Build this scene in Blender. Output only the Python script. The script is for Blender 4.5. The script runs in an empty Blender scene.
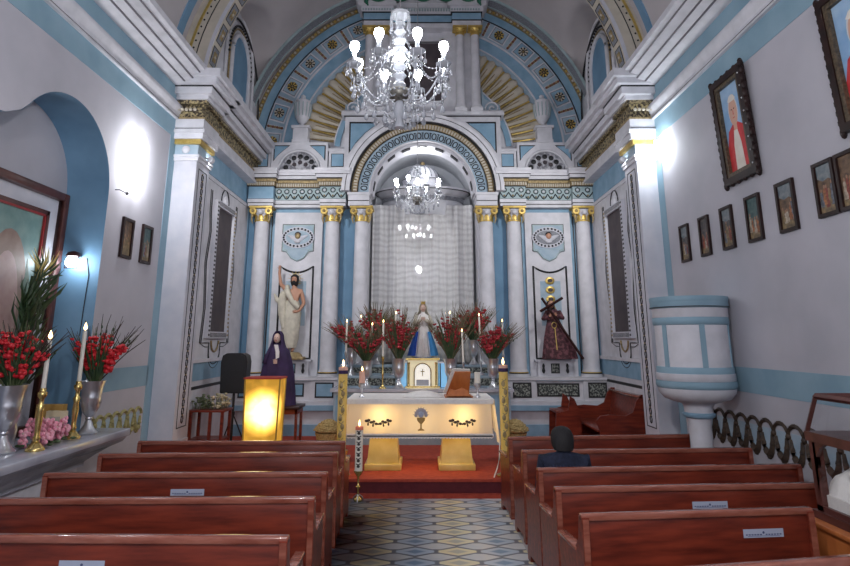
import bpy, bmesh, math, random
from mathutils import Vector, Matrix
PI = math.pi
sc = bpy.context.scene
COL = sc.collection
rnd = random.Random(7)

# ------------------------------------------------------------------ materials
MATS = {}
def mat(name, c1, c2=None, rough=.6, scale=6., metal=0., emit=None, es=0., bump=0., trans=0., stretch=(1,1,1), spec=.5, det=4., lo=.3, hi=.7, coat=0.):
    if name in MATS: return MATS[name]
    m = bpy.data.materials.new(name); m.use_nodes = True
    nt = m.node_tree; b = nt.nodes['Principled BSDF']
    b.inputs['Roughness'].default_value = rough; b.inputs['Metallic'].default_value = metal
    b.inputs['Specular IOR Level'].default_value = spec
    b.inputs['Transmission Weight'].default_value = trans
    b.inputs['Coat Weight'].default_value = coat
    b.inputs['Base Color'].default_value = (*c1, 1)
    if c2 is not None or bump:
        tc = nt.nodes.new('ShaderNodeTexCoord'); mp = nt.nodes.new('ShaderNodeMapping')
        mp.inputs['Scale'].default_value = stretch
        nz = nt.nodes.new('ShaderNodeTexNoise'); nz.inputs['Scale'].default_value = scale; nz.inputs['Detail'].default_value = det
        nt.links.new(tc.outputs['Object'], mp.inputs['Vector']); nt.links.new(mp.outputs['Vector'], nz.inputs['Vector'])
        if c2 is not None:
            r = nt.nodes.new('ShaderNodeValToRGB')
            r.color_ramp.elements[0].position = lo; r.color_ramp.elements[1].position = hi
            r.color_ramp.elements[0].color = (*c1, 1); r.color_ramp.elements[1].color = (*c2, 1)
            nt.links.new(nz.outputs['Fac'], r.inputs['Fac']); nt.links.new(r.outputs['Color'], b.inputs['Base Color'])
        if bump:
            bp = nt.nodes.new('ShaderNodeBump'); bp.inputs['Strength'].default_value = bump; bp.inputs['Distance'].default_value = .02
            nt.links.new(nz.outputs['Fac'], bp.inputs['Height']); nt.links.new(bp.outputs['Normal'], b.inputs['Normal'])
    if emit:
        b.inputs['Emission Color'].default_value = (*emit, 1); b.inputs['Emission Strength'].default_value = es
    MATS[name] = m
    return m

WALLC = (.50,.465,.50)
wallw = mat('wall_plaster', (.41,.405,.45), (.51,.495,.545), .8, 1.1, bump=.08)
wallb = mat('wall_blue', (.12,.24,.37), (.18,.33,.48), .7, 1.6, bump=.05)
dadob = mat('dado_blue', (.20,.325,.41), (.27,.405,.49), .75, 2.)
white = mat('stucco_white', (.56,.56,.60), (.70,.69,.74), .55, 5.)
whitew = mat('stucco_pier', (.52,.53,.60), (.62,.61,.66), .6, 4.)
lblue = mat('stucco_blue', (.18,.33,.46), (.28,.44,.58), .55, 4.)
paleb = mat('stucco_pale_blue', (.29,.40,.50), (.40,.50,.58), .6, 6.)
sage = mat('stucco_sage', (.30,.40,.42), (.40,.50,.52), .6, 6.)
black = mat('paint_black', (.012,.012,.015), rough=.5)
dark = mat('opening_dark', (.05,.04,.05), (.09,.07,.075), .7, 3.)
gold = mat('gold_paint', (.50,.33,.08), (.68,.50,.16), .38, 12., metal=.55)
dgold = mat('old_gold', (.22,.16,.08), (.45,.34,.17), .5, 20., metal=.35)
cream = mat('cream_plaster', (.50,.45,.37), (.60,.54,.45), .65, 5.)
ceilm = mat('ceiling_plaster', (.46,.43,.44), (.56,.52,.53), .85, .9, bump=.1)
greym = mat('grey_relief', (.20,.20,.23), (.50,.50,.54), .7, 16., lo=.42, hi=.58)
grelief = mat('gilt_relief', (.035,.025,.018), (.42,.34,.18), .6, 24., lo=.44, hi=.6, bump=.4)
relief = mat('dark_relief', (.03,.035,.035), (.33,.35,.31), .6, 26., lo=.46, hi=.6, bump=.4)
wood = mat('pew_wood', (.085,.014,.009), (.235,.038,.019), .34, 5., stretch=(.5,4,4), det=6, coat=.12, spec=.3)
casew = mat('case_wood', (.055,.018,.015), (.12,.04,.033), .35, 5., spec=.4)
woodtop = mat('pew_wood_worn', (.19,.045,.028), (.36,.13,.09), .18, 7., stretch=(.6,3,3), coat=.4)
wooddk = mat('dark_wood', (.022,.007,.007), (.05,.015,.012), .35, 5., stretch=(3,3,.6), spec=.3)
woodor = mat('orange_wood', (.40,.11,.03), (.55,.18,.05), .35, 4., stretch=(3,3,.6))
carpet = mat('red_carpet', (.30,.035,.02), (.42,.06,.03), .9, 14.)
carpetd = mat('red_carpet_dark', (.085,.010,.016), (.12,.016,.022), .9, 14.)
silver = mat('silver_vase', (.55,.56,.60), (.75,.76,.80), .28, 9., metal=.85)
brass = mat('brass', (.62,.43,.13), (.78,.60,.25), .25, 9., metal=.9)
wax = mat('candle_wax', (.80,.76,.68), rough=.45)
waxy = mat('yellow_wax', (.75,.50,.10), (.85,.62,.2), .5, 8.)
flame = mat('flame', (1,.6,.2), emit=(1,.62,.25), es=9.)
bulbm = mat('bulb_lit', (1,1,1), emit=(.93,.96,1), es=36.)
crystal = mat('crystal', (.62,.64,.70), rough=.08, trans=.45, spec=.8)
crystal_lit = mat('crystal_frosted', (.70,.72,.76), (.60,.62,.67), .15, 40., trans=.2, spec=.9)
chrome = mat('chrome', (.75,.75,.78), rough=.15, metal=1.)
red = mat('red_petals', (.50,.008,.018), (.72,.03,.04), .5, 20.)
dtwig = mat('dry_twig', (.13,.09,.05), (.22,.17,.10), .7, 20.)
dred = mat('dusty_red_petals', (.24,.008,.016), (.44,.03,.04), .55, 20.)
pink = mat('pink_petals', (.75,.22,.32), (.85,.45,.52), .5, 20.)
green = mat('leaf_green', (.02,.05,.025), (.06,.10,.035), .5, 12.)
twig = mat('dark_twig', (.045,.03,.025), rough=.7)
stemg = mat('stem_green', (.11,.14,.06), rough=.6)
marble = mat('grey_marble', (.33,.34,.40), (.52,.53,.60), .18, 3., det=8)
cloth = mat('white_cloth', (.78,.74,.72), (.86,.83,.80), .85, 30.)
clothy = mat('cream_cloth', (.80,.66,.42), (.86,.74,.52), .8, 5.)
onyx = mat('cream_onyx', (.62,.42,.08), (.80,.62,.22), .3, 3., det=6)
skin = mat('skin', (.50,.26,.17), rough=.5)
skinp = mat('pale_skin', (.65,.45,.37), rough=.5)
hair = mat('black_hair', (.006,.005,.006), (.014,.012,.014), .75, 30., stretch=(3,3,.5))
navy = mat('navy_shirt', (.006,.009,.024), (.014,.02,.05), .85, 30.)
purple = mat('dark_purple', (.022,.012,.045), (.05,.025,.09), .85, 5.)
maroon = mat('maroon_velvet', (.05,.014,.02), (.17,.06,.075), .75, 16., lo=.45, hi=.62)
robe = mat('ivory_robe', (.50,.46,.38), (.68,.63,.52), .7, 10.)
bluecl = mat('blue_mantle', (.01,.06,.42), (.02,.13,.60), .6, 8.)
skyb = mat('sky_blue_mantle', (.05,.30,.72), (.10,.42,.85), .6, 8.)
paper = mat('white_label', (.40,.44,.56), rough=.7)
ink = mat('label_ink', (.06,.08,.18), rough=.7)
plastic = mat('black_plastic', (.015,.015,.018), rough=.45)
grille = mat('black_grille', (.025,.025,.03), (.005,.005,.006), .5, 300.)
floorw = mat('pale_floor', (.42,.40,.40), (.55,.52,.52), .4, 6.)
garl = mat('green_garland', (.01,.10,.06), (.02,.18,.11), .7, 20.)
glass = None

def glass_mat(name='clear_glass', tint=(.985,.99,.99), gl=.12):
    m = bpy.data.materials.new(name); m.use_nodes = True; nt = m.node_tree; nt.nodes.clear()
    o = nt.nodes.new('ShaderNodeOutputMaterial'); t = nt.nodes.new('ShaderNodeBsdfTransparent'); t.inputs[0].default_value = (*tint,1)
    g = nt.nodes.new('ShaderNodeBsdfGlossy'); g.inputs['Roughness'].default_value = .02
    lw = nt.nodes.new('ShaderNodeLayerWeight'); lw.inputs['Blend'].default_value = .5
    pw = nt.nodes.new('ShaderNodeMath'); pw.operation = 'POWER'; nt.links.new(lw.outputs['Facing'], pw.inputs[0]); pw.inputs[1].default_value = 5.
    fr = nt.nodes.new('ShaderNodeMath'); fr.operation = 'MULTIPLY_ADD'; nt.links.new(pw.outputs[0], fr.inputs[0]); fr.inputs[1].default_value = .9; fr.inputs[2].default_value = .03
    mx = nt.nodes.new('ShaderNodeMixShader')
    nt.links.new(fr.outputs[0], mx.inputs[0]); nt.links.new(t.outputs[0], mx.inputs[1]); nt.links.new(g.outputs[0], mx.inputs[2])
    nt.links.new(mx.outputs[0], o.inputs[0])
    return m
glass = glass_mat()
framem = mat('picture_frame_wood', (.012,.006,.006), (.03,.012,.010), .4, 8., spec=.3)

def N(nt, t, **k):
    n = nt.nodes.new(t)
    for a, v in k.items(): setattr(n, a, v)
    return n
def mth(nt, op, a, b=None, c=None):
    n = nt.nodes.new('ShaderNodeMath'); n.operation = op
    for i, v in enumerate((a, b, c)):
        if v is None: continue
        if isinstance(v, (int, float)): n.inputs[i].default_value = v
        else: nt.links.new(v, n.inputs[i])
    return n.outputs[0]
def mixc(nt, f, a, b):
    n = nt.nodes.new('ShaderNodeMix'); n.data_type = 'RGBA'
    nt.links.new(f, n.inputs[0])
    for i, v in ((6, a), (7, b)):
        if isinstance(v, tuple): n.inputs[i].default_value = (*v, 1)
        else: nt.links.new(v, n.inputs[i])
    return n.outputs[2]

def tile_mat():
    m = bpy.data.materials.new('patterned_cement_tiles'); m.use_nodes = True; nt = m.node_tree
    b = nt.nodes['Principled BSDF']; b.inputs['Roughness'].default_value = .32
    tc = N(nt, 'ShaderNodeTexCoord'); sp = N(nt, 'ShaderNodeSeparateXYZ'); nt.links.new(tc.outputs['Object'], sp.inputs[0])
    W, Hh = .432, .31
    u = mth(nt, 'DIVIDE', mth(nt, 'ADD', sp.outputs[0], 20*W + .276), W)
    v = mth(nt, 'DIVIDE', mth(nt, 'ADD', sp.outputs[1], 10.), Hh)
    fu = mth(nt, 'MULTIPLY', mth(nt, 'ABSOLUTE', mth(nt, 'SUBTRACT', mth(nt, 'FRACT', u), .5)), W)
    fv = mth(nt, 'MULTIPLY', mth(nt, 'ABSOLUTE', mth(nt, 'SUBTRACT', mth(nt, 'FRACT', v), .5)), Hh)
    gu = mth(nt, 'SUBTRACT', W/2, fu); gv = mth(nt, 'SUBTRACT', Hh/2, fv)
    # long pointed lozenges in columns, shorter ones interleaved at the column joints, dark outlines between
    e1 = mth(nt, 'MAXIMUM', mth(nt, 'SUBTRACT', mth(nt, 'MULTIPLY_ADD', fu, .46, fv), .120), mth(nt, 'SUBTRACT', fu, .198))
    e2 = mth(nt, 'MAXIMUM', mth(nt, 'SUBTRACT', mth(nt, 'MULTIPLY_ADD', gu, .55, gv), .122), mth(nt, 'SUBTRACT', gv, .098))
    e3 = mth(nt, 'SUBTRACT', mth(nt, 'MULTIPLY_ADD', fu, .6, fv), .062)
    def step(d, t, w=.006):
        n = N(nt, 'ShaderNodeMapRange'); n.inputs[1].default_value = t-w; n.inputs[2].default_value = t+w
        n.inputs[3].default_value = 1.; n.inputs[4].default_value = 0.
        nt.links.new(d, n.inputs[0]); return n.outputs[0]
    nz = N(nt, 'ShaderNodeTexNoise'); nz.inputs['Scale'].default_value = 9.; nt.links.new(tc.outputs['Object'], nz.inputs[0])
    col = mth(nt, 'PINGPONG', mth(nt, 'FLOOR', u), 1.)
    base = mixc(nt, nz.outputs[0], (.09,.12,.17), (.20,.23,.27))
    pale = mixc(nt, col, (.52,.62,.72), (.85,.77,.52))
    half = mixc(nt, nz.outputs[0], (.58,.62,.68), (.76,.76,.72))
    core = mixc(nt, col, (.20,.33,.48), (.52,.52,.44))
    c = mixc(nt, step(e2, -.008), base, half)
    c = mixc(nt, step(e1, -.004), c, pale)
    c = mixc(nt, step(e3, 0., .015), c, core)
    nt.links.new(c, b.inputs['Base Color'])
    return m
tiles = tile_mat()

# ------------------------------------------------------------------ mesh builder
ORG = {}
class M:
    def __init__(s): s.v=[]; s.f=[]; s.mi=[]; s.sm=[]; s.mats=[]
    def idx(s, m):
        if m not in s.mats: s.mats.append(m)
        return s.mats.index(m)
    def add(s, vs, fs, m, smooth=False, xf=None):
        o = len(s.v); i = s.idx(m)
        if xf is not None: vs = [xf @ Vector(v) for v in vs]
        s.v += [tuple(v) for v in vs]
        for f in fs: s.f.append(tuple(a+o for a in f)); s.mi.append(i); s.sm.append(smooth)
        return s
    def box(s, x0,x1,y0,y1,z0,z1, m, xf=None):
        vs = [(x,y,z) for z in (z0,z1) for y in (y0,y1) for x in (x0,x1)]
        return s.add(vs, [(0,2,3,1),(4,5,7,6),(0,1,5,4),(2,6,7,3),(0,4,6,2),(1,3,7,5)], m, False, xf)
    def cham(s, x0,x1,y0,y1,z0,z1, m, b=.01, xf=None):
        bm = bmesh.new(); bmesh.ops.create_cube(bm, size=1)
        for v in bm.verts: v.co = ((x0+x1)/2+v.co.x*(x1-x0), (y0+y1)/2+v.co.y*(y1-y0), (z0+z1)/2+v.co.z*(z1-z0))
        bmesh.ops.bevel(bm, geom=bm.edges[:], offset=b, segments=2, affect='EDGES', profile=.5)
        bm.verts.index_update()
        s.add([tuple(v.co) for v in bm.verts], [tuple(v.index for v in f.verts) for f in bm.faces], m, False, xf); bm.free(); return s
    def prism(s, poly, ax, a0, a1, m, xf=None, smooth=False):
        P = {'x': lambda u,v,a:(a,u,v), 'y': lambda u,v,a:(u,a,v), 'z': lambda u,v,a:(u,v,a)}[ax]
        n = len(poly); vs = [P(u,v,a0) for u,v in poly]+[P(u,v,a1) for u,v in poly]
        s.add(vs, [tuple(range(n)), tuple(range(n,2*n))], m, False, xf)
        s.add(vs, [(i,(i+1)%n,n+(i+1)%n,n+i) for i in range(n)], m, smooth, xf); return s
    def lathe(s, prof, c, m, n=24, smooth=True, a0=0., a1=2*PI, sx=1., sy=1., xf=None):
        full = abs(a1-a0-2*PI) < 1e-6; k = n if full else n+1
        vs = []; fs = []
        for r,z in prof:
            for i in range(k):
                a = a0+(a1-a0)*i/n; vs.append((c[0]+r*sx*math.cos(a), c[1]+r*sy*math.sin(a), c[2]+z))
        for j in range(len(prof)-1):
            for i in range(n if not full else n):
                i2 = (i+1)%k if full else i+1
                fs.append((j*k+i, j*k+i2, (j+1)*k+i2, (j+1)*k+i))
        if full:
            if prof[0][0] > 1e-4: fs.append(tuple(range(k))[::-1])
            if prof[-1][0] > 1e-4: fs.append(tuple((len(prof)-1)*k+i for i in range(k)))
        return s.add(vs, fs, m, smooth, xf)
    def tube(s, pts, r, m, n=6, smooth=True, xf=None, closed=False):
        pts = [Vector(p) for p in pts]; L = len(pts); vs = []; fs = []
        rs = r if isinstance(r, (list,tuple)) else [r]*L
        up = Vector((0,0,1))
        for j,p in enumerate(pts):
            if closed: t = pts[(j+1)%L]-pts[j-1]
            else: t = pts[min(j+1,L-1)]-pts[max(j-1,0)]
            t = t.normalized() if t.length > 1e-9 else Vector((0,0,1))
            ref = up if abs(t.z) < .95 else Vector((0,1,0))
            a = t.cross(ref).normalized(); b = t.cross(a)
            for i in range(n):
                q = 2*PI*i/n; vs.append(p+a*rs[j]*math.cos(q)+b*rs[j]*math.sin(q))
        for j in range(L if closed else L-1):
            j2 = (j+1)%L
            for i in range(n): fs.append((j*n+i, j*n+(i+1)%n, j2*n+(i+1)%n, j2*n+i))
        if not closed: fs += [tuple(range(n))[::-1], tuple((L-1)*n+i for i in range(n))]
        return s.add(vs, fs, m, smooth, xf)
    def ball(s, c, r, m, n=10, k=6, sc_=(1,1,1), xf=None, smooth=True):
        prof = [(max(math.sin(PI*j/k),1e-5)*r, -math.cos(PI*j/k)*r*sc_[2]) for j in range(k+1)]
        return s.lathe(prof, c, m, n, smooth, sx=sc_[0], sy=sc_[1], xf=xf)
    def arc(s, cx, cz, r0, r1, y0, y1, m, a0=0., a1=PI, n=40, smooth=True, clipx=None):
        # band in the XZ plane, from y0 (front) to y1
        vs = []; fs = []
        for i in range(n+1):
            a = a0+(a1-a0)*i/n
            for r in (r0,r1):
                x = cx+r*math.cos(a); z = cz+r*math.sin(a)
                if clipx: x = max(clipx[0], min(clipx[1], x))
                vs += [(x,y0,z),(x,y1,z)]
        for i in range(n):
            a=4*i; b=4*i+4
            fs += [(a,b,b+2,a+2),(a+1,a+3,b+3,b+1),(a,a+1,b+1,b),(a+2,b+2,b+3,a+3)]
        fs += [(0,2,3,1),(4*n,4*n+1,4*n+3,4*n+2)]
        return s.add(vs, fs, m, False)
    def loft(s, rings, m, smooth=True, cap=True, xf=None):
        n = len(rings[0]); vs = [p for r in rings for p in r]; fs = []
        for j in range(len(rings)-1):
            for i in range(n): fs.append((j*n+i, j*n+(i+1)%n, (j+1)*n+(i+1)%n, (j+1)*n+i))
        if cap: fs += [tuple(range(n))[::-1], tuple((len(rings)-1)*n+i for i in range(n))]
        return s.add(vs, fs, m, smooth, xf)
    def build(s, name, parent=None, kind=None, rot=None):
        if parent is None:
            xs=[v[0] for v in s.v]; ys=[v[1] for v in s.v]; zs=[v[2] for v in s.v]
            o = Vector(((min(xs)+max(xs))/2,(min(ys)+max(ys))/2,min(zs)))
            if kind == 'structure': o = Vector((0,0,0))
        else: o = ORG[parent.name]
        me = bpy.data.meshes.new(name)
        me.from_pydata([tuple(Vector(v)-o) for v in s.v], [], s.f)
        for m in s.mats: me.materials.append(m)
        for p,i,sm in zip(me.polygons, s.mi, s.sm): p.material_index = i; p.use_smooth = sm
        bm = bmesh.new(); bm.from_mesh(me); bmesh.ops.remove_doubles(bm, verts=bm.verts, dist=1e-5)
        bmesh.ops.recalc_face_normals(bm, faces=bm.faces); bm.to_mesh(me); bm.free()
        me.set_sharp_from_angle(angle=math.radians(62))
        ob = bpy.data.objects.new(name, me); COL.objects.link(ob)
        if parent is not None: ob.parent = parent
        else: ob.location = o
        ORG[ob.name] = o
        if kind: ob['kind'] = kind
        return ob

def tag(o, label=None, cat=None, group=None, kind=None):
    if label: o['label'] = label
    if cat: o['category'] = cat
    if group: o['group'] = group
    if kind: o['kind'] = kind
    return o
def thing(name, label, cat, loc=(0,0,0), group=None):
    o = bpy.data.objects.new(name, None); COL.objects.link(o); o.location = loc
    o.empty_display_size = .1
    ORG[o.name] = Vector(loc)
    return tag(o, label, cat, group)
def kids(o): return list(o.children)
def dup(root, loc=None, rotz=None, label=None, group=None, scale=None):
    def rec(o, par):
        c = o.copy(); COL.objects.link(c)
        if par is not None: c.parent = par; c.matrix_parent_inverse = o.matrix_parent_inverse.copy()
        for ch in o.children: rec(ch, c)
        return c
    r = rec(root, None)
    if loc is not None: r.location = loc
    if rotz is not None: r.rotation_euler = (0,0,rotz)
    if scale is not None: r.scale = (scale,)*3
    if label: r['label'] = label
    if group: r['group'] = group
    return r

def skin_mesh(joints, edges, m, root=0, sub=2):
    me = bpy.data.meshes.new('tmp'); me.from_pydata([j[0] for j in joints], edges, [])
    ob = bpy.data.objects.new('tmp', me); COL.objects.link(ob)
    md = ob.modifiers.new('s','SKIN'); md.use_smooth_shade = True
    sv = me.skin_vertices[0].data
    for i,j in enumerate(joints):
        r = j[1]; sv[i].radius = (r,r) if not isinstance(r, tuple) else r
    for i in range(len(joints)): sv[i].use_root = (i == root)
    sb = ob.modifiers.new('b','SUBSURF'); sb.levels = sub; sb.render_levels = sub
    dg = bpy.context.evaluated_depsgraph_get(); dg.update()
    ev = ob.evaluated_get(dg); em = ev.to_mesh()
    vs = [tuple(v.co) for v in em.vertices]; fs = [tuple(p.vertices) for p in em.polygons]
    ev.to_mesh_clear(); bpy.data.objects.remove(ob); bpy.data.meshes.remove(me)
    return vs, fs

def circle(c, r, n=16, plane='xz', sx=1., sz=1., a0=0, a1=2*PI, closed=True):
    out = []
    for i in range(n if closed else n+1):
        a = a0+(a1-a0)*i/n
        u = r*sx*math.cos(a); v = r*sz*math.sin(a)
        out.append({'xz':(c[0]+u,c[1],c[2]+v),'yz':(c[0],c[1]+u,c[2]+v),'xy':(c[0]+u,c[1]+v,c[2])}[plane])
    return out
# ------------------------------------------------------------------ the room
XL, XR = -4.1, 3.9          # nave walls
PL, PR = -3.85, 3.80        # presbytery walls
PIL, PIR = -3.72, 3.58      # inner faces of the arch piers
YB = -2.6; YA = 9.3; YP = 9.88; YR = 13.0
ACX, ACZ = -.07, 6.3

m = M(); m.box(-.93,1.08,YB,8.66,-.1,0,tiles); m.box(-5.2,-.93,YB,8.66,-.1,0,floorw); m.box(1.08,4.3,YB,8.66,-.1,0,floorw)
m.box(-5.2,4.3,8.66,15,-.1,0,floorw); m.build('floor', kind='structure')
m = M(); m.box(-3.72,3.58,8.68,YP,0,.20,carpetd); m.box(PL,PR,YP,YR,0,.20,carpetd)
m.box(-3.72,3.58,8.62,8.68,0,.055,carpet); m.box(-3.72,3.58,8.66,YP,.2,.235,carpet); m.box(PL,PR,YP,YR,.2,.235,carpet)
m.build('floor_upper', kind='structure')
PZ = .235

# left wall with the arched recess
RC, RZ, RR = 6.5, 3.95, .95
arcp = [(RC+RR*math.cos(a), RZ+RR*math.sin(a)) for a in [PI*.80*i/24 for i in range(25)]]
arcp += [(5.62,4.40),(5.42,4.30),(5.1,4.24),(4.8,4.22)]
m = M()
poly = [(YA,0),(YA,6.6),(YB,6.6),(YB,0),(4.8,0)]+arcp[::-1]+[(RC+RR,0)]
m.prism(poly,'x',XL,-4.68,wallw)
m.box(-4.85,-4.65,4.5,RC+RR+.3,0,5.2,wallw)
m.build('wall_left', kind='structure')
m = M()                      # blue painted reveal of the recess
k = len(arcp); vs=[]; 
path = [(RC+RR,0)]+arcp+[(4.8,0)]
fs=[]
for (y,z) in path:
    dy, dz = (RC-y, RZ-z); L = math.hypot(dy,dz) or 1
    if z < RZ: dy, dz, L = (RC-y), 0, abs(RC-y)
    vs += [(XL+.002,y+dy/L*.004,z+dz/L*.004),(-4.65,y+dy/L*.004,z+dz/L*.004)]
for i in range(len(path)-1): fs.append((2*i,2*i+1,2*i+3,2*i+2))
m.add(vs,fs,wallb,True); m.build('trim_1', kind='structure')

m = M(); m.box(XR,XR+.3,YB,YA,0,6.6,wallw); m.build('wall_right', kind='structure')
m = M(); m.box(-4.4,4.2,YB-.2,YB,0,10.8,wallw); m.build('wall_back', kind='structure')

# painted blue dado, end strips and frieze band
m = M()
m.box(XL,XL+.005,RC+RR+.02,9.1,1.44,1.73,dadob); m.box(XL,XL+.005,9.08,YA,.0,5.4,dadob)
m.box(XL,XL+.005,YB,4.8,1.44,1.73,dadob)
m.box(XL,XL+.006,YB,YA,5.38,5.70,dadob); m.box(XL,XL+.006,YB,YA,5.98,6.3,dadob)
m.build('trim_2', kind='structure')
m = M()
m.box(XR-.005,XR,YB,9.1,1.49,1.78,dadob); m.box(XR-.005,XR,9.08,YA,.0,5.35,dadob)
m.box(XR-.006,XR,YB,YA,5.36,5.70,dadob); m.box(XR-.006,XR,YB,YA,5.98,6.3,dadob)
m.build('trim_3', kind='structure')
prof = [(0,5.69),(.05,5.69),(.055,5.72),(.045,5.73),(.045,5.80),(.06,5.81),(.06,5.84),(.08,5.86),(.08,5.93),(.05,5.97),(0,5.99)]
prof2 = [(0,6.24),(.10,6.24),(.12,6.26),(.17,6.265),(.20,6.28),(.30,6.30),(.33,6.34),(.45,6.37),(.47,6.41),(.55,6.43),(.55,6.52),(0,6.54)]
for X, s, nm in ((XL,1,'trim_4'),(XR,-1,'trim_5')):
    m = M()
    for pr in (prof,prof2): m.prism([(X+s*a,z) for a,z in pr],'y',YB,YA,white)
    m.box(*sorted((X,X+s*.058)),YB,YA,5.716,5.722,black)
    for a,z in ((.475,6.39),(.335,6.325),(.205,6.27)): m.box(*sorted((X+s*(a-.02),X+s*(a+.004))),YB,YA,z-.006,z+.006,mat('shade_line',(.14,.13,.15)))  # thin dark strips painting in the shading beneath the cornice steps
    m.build(nm, kind='structure')

# scalloped painted chain on both nave walls
def scallop(X, s, y0, y1, z, nm, w=.235, c=dgold, zs=0.):
    m = M(); n = max(1,int(round((y1-y0)/w))); w = (y1-y0)/n
    x = X+s*.008
    for i in range(n):
        yc = y0+(i+.5)*w
        m.tube([(x,yc+w*.5*math.cos(a),z+w*.42*math.sin(a)) for a in [PI*k/8 for k in range(9)]],.024,c,4)
        m.tube([(x,yc+w*.36*math.cos(a),z-.03+w*.85*math.sin(a)) for a in [PI+PI*k/10 for k in range(11)]],[.02+.026*math.sin(PI*k/10) for k in range(11)],c,4)
        m.ball((x,yc-w*.5,z-.01),.036,c,6,4); m.ball((x,yc,z-.05-w*.85),.034,c,6,4)
        m.ball((x,yc+w*.3,z-.03-w*.4),.034,c,6,4); m.ball((x,yc-w*.3,z-.03-w*.4),.034,c,6,4)
        m.prism([(yc+w*.33*math.cos(a),z-.03+w*.8*math.sin(a)) for a in [PI+PI*k/10 for k in range(11)]]+[(yc+w*.33,z+.03),(yc-w*.33,z+.03)],'x',X,X+s*.004,paleb)
    return m.build(nm, kind='structure')
chain = mat('chain_ornament', (.018,.012,.010), (.07,.04,.022), .7, 30.)
gchain = mat('gilt_chain_ornament', (.20,.17,.06), (.36,.32,.14), .7, 30.)
scallop(XR,-1,5.0,8.95,1.11,'trim_6',.27,chain)
scallop(XL,1,7.55,9.0,1.06,'trim_7',.2,gchain)
scallop(PR,-1,9.95,11.6,.98,'trim_8',.2,chain)

# vault over the nave, arch, groin vault over the sanctuary
m = M(); m.arc(-.1,6.35,4.1,4.3,YB,YA+.1,ceilm,n=48)
m.arc(-.1,6.35,4.075,4.1,8.93,9.12,wallb,n=48); m.arc(-.1,6.35,4.085,4.1,6.0,6.5,wallb,n=48)
vs=[];fs=[];na=56;ny=40
def h2(y):
    t=(y-11.33)/1.62
    return 7.35+1.52*math.sqrt(max(0,1-t*t)) if abs(t)<1 else 0
for i in range(na+1):
    a=PI*i/na
    for j in range(ny+1):
        y=9.6+(13.3-9.6)*j/ny
        x=.0+4.06*math.cos(a); z=6.3+4.06*math.sin(a)
        z=max(z,h2(y)); vs.append((x,y,z))
for i in range(na):
    for j in range(ny):
        b=i*(ny+1)+j; fs.append((b,b+1,b+ny+2,b+ny+1))
m.add(vs,fs,ceilm,True)
m.build('ceiling', kind='structure')
greyb = mat('grey_band', (.17,.18,.21), (.30,.31,.34), .7, 30.)
m = M(); m.arc(0,6.3,4.02,4.06,12.42,12.72,greyb,n=60); m.arc(0,6.3,4.0,4.06,12.40,12.42,sage,n=60); m.arc(0,6.3,4.0,4.06,12.72,12.74,sage,n=60)
m.build('trim_9', kind='structure')
m = M(); m.arc(ACX,ACZ,3.64,4.25,YA,9.65,cream,n=60)
m.arc(ACX,ACZ,3.64,3.70,YA-.02,YA,whitew,n=60)
m.arc(ACX,ACZ,3.87,3.885,YA-.008,YA,black,n=60)
m.arc(ACX,ACZ,3.99,4.03,YA-.02,YA,gold,n=60)
for i in range(90):
    a=PI*(i+.5)/90; m.ball((ACX+3.95*math.cos(a),YA-.01,ACZ+3.95*math.sin(a)),.018,black,6,4)
for i in range(26):          # framed floral coffers on the soffit
    a=PI*(i+.5)/26
    R=Matrix.Translation((ACX,9.475,ACZ))@Matrix.Rotation(-a,4,'Y')@Matrix.Translation((3.64,0,0))
    m.box(-.012,0,-.125,.125,-.175,-.165,black,R); m.box(-.012,0,-.125,.125,.165,.175,black,R)
    m.box(-.012,0,-.125,-.115,-.175,.175,black,R); m.box(-.012,0,.115,.125,-.175,.175,black,R)
    m.box(-.008,0,-.112,.112,-.162,.162,greyb,R)
    for k in range(4):
        q=PI/2*k+PI/4; m.ball((-.016,.05*math.cos(q),.07*math.sin(q)),.045,dgold,8,4,(.3,.8,1.2),R)
    m.ball((-.02,0,0),.03,cream,8,4,(.5,1,1),R)
m.build('trim_10', kind='structure')

# piers, capitals and side entablature
LAY = [(5.00,5.06,.03,white),(5.06,5.10,.05,white),(5.10,5.28,.01,paleb),(5.28,5.36,.06,gold),(5.36,5.46,.10,white),(5.46,5.52,.13,white),
       (5.52,5.545,.09,black),(5.545,5.70,.10,white),(5.70,5.73,.11,dgold),(5.73,5.97,.06,grelief),(5.97,6.03,.12,grelief),(6.03,6.10,.16,white),
       (6.10,6.22,.24,white),(6.22,6.245,.25,black),(6.245,6.34,.34,white),(6.34,6.47,.42,white)]
def chainstrip(m, X, s, y0, y1, z0, z1):
    for (a,b,c,d) in ((y0,y1,z0,z0+.014),(y0,y1,z1-.014,z1),(y0,y0+.012,z0,z1),(y1-.012,y1,z0,z1)):
        m.box(*sorted((X,X+s*.006)),a,b,c,d,black)
    yc=(y0+y1)/2; n=int((z1-z0-.1)/.12)
    for i in range(n):
        z=z0+.06+(i+.5)*(z1-z0-.12)/n
        m.tube(circle((X+s*.004,yc,z),.045,8,'yz',.85,1.25),.011,black,4,closed=True)
        m.ball((X+s*.004,yc,z+.06),.018,dgold,6,4)
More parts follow.
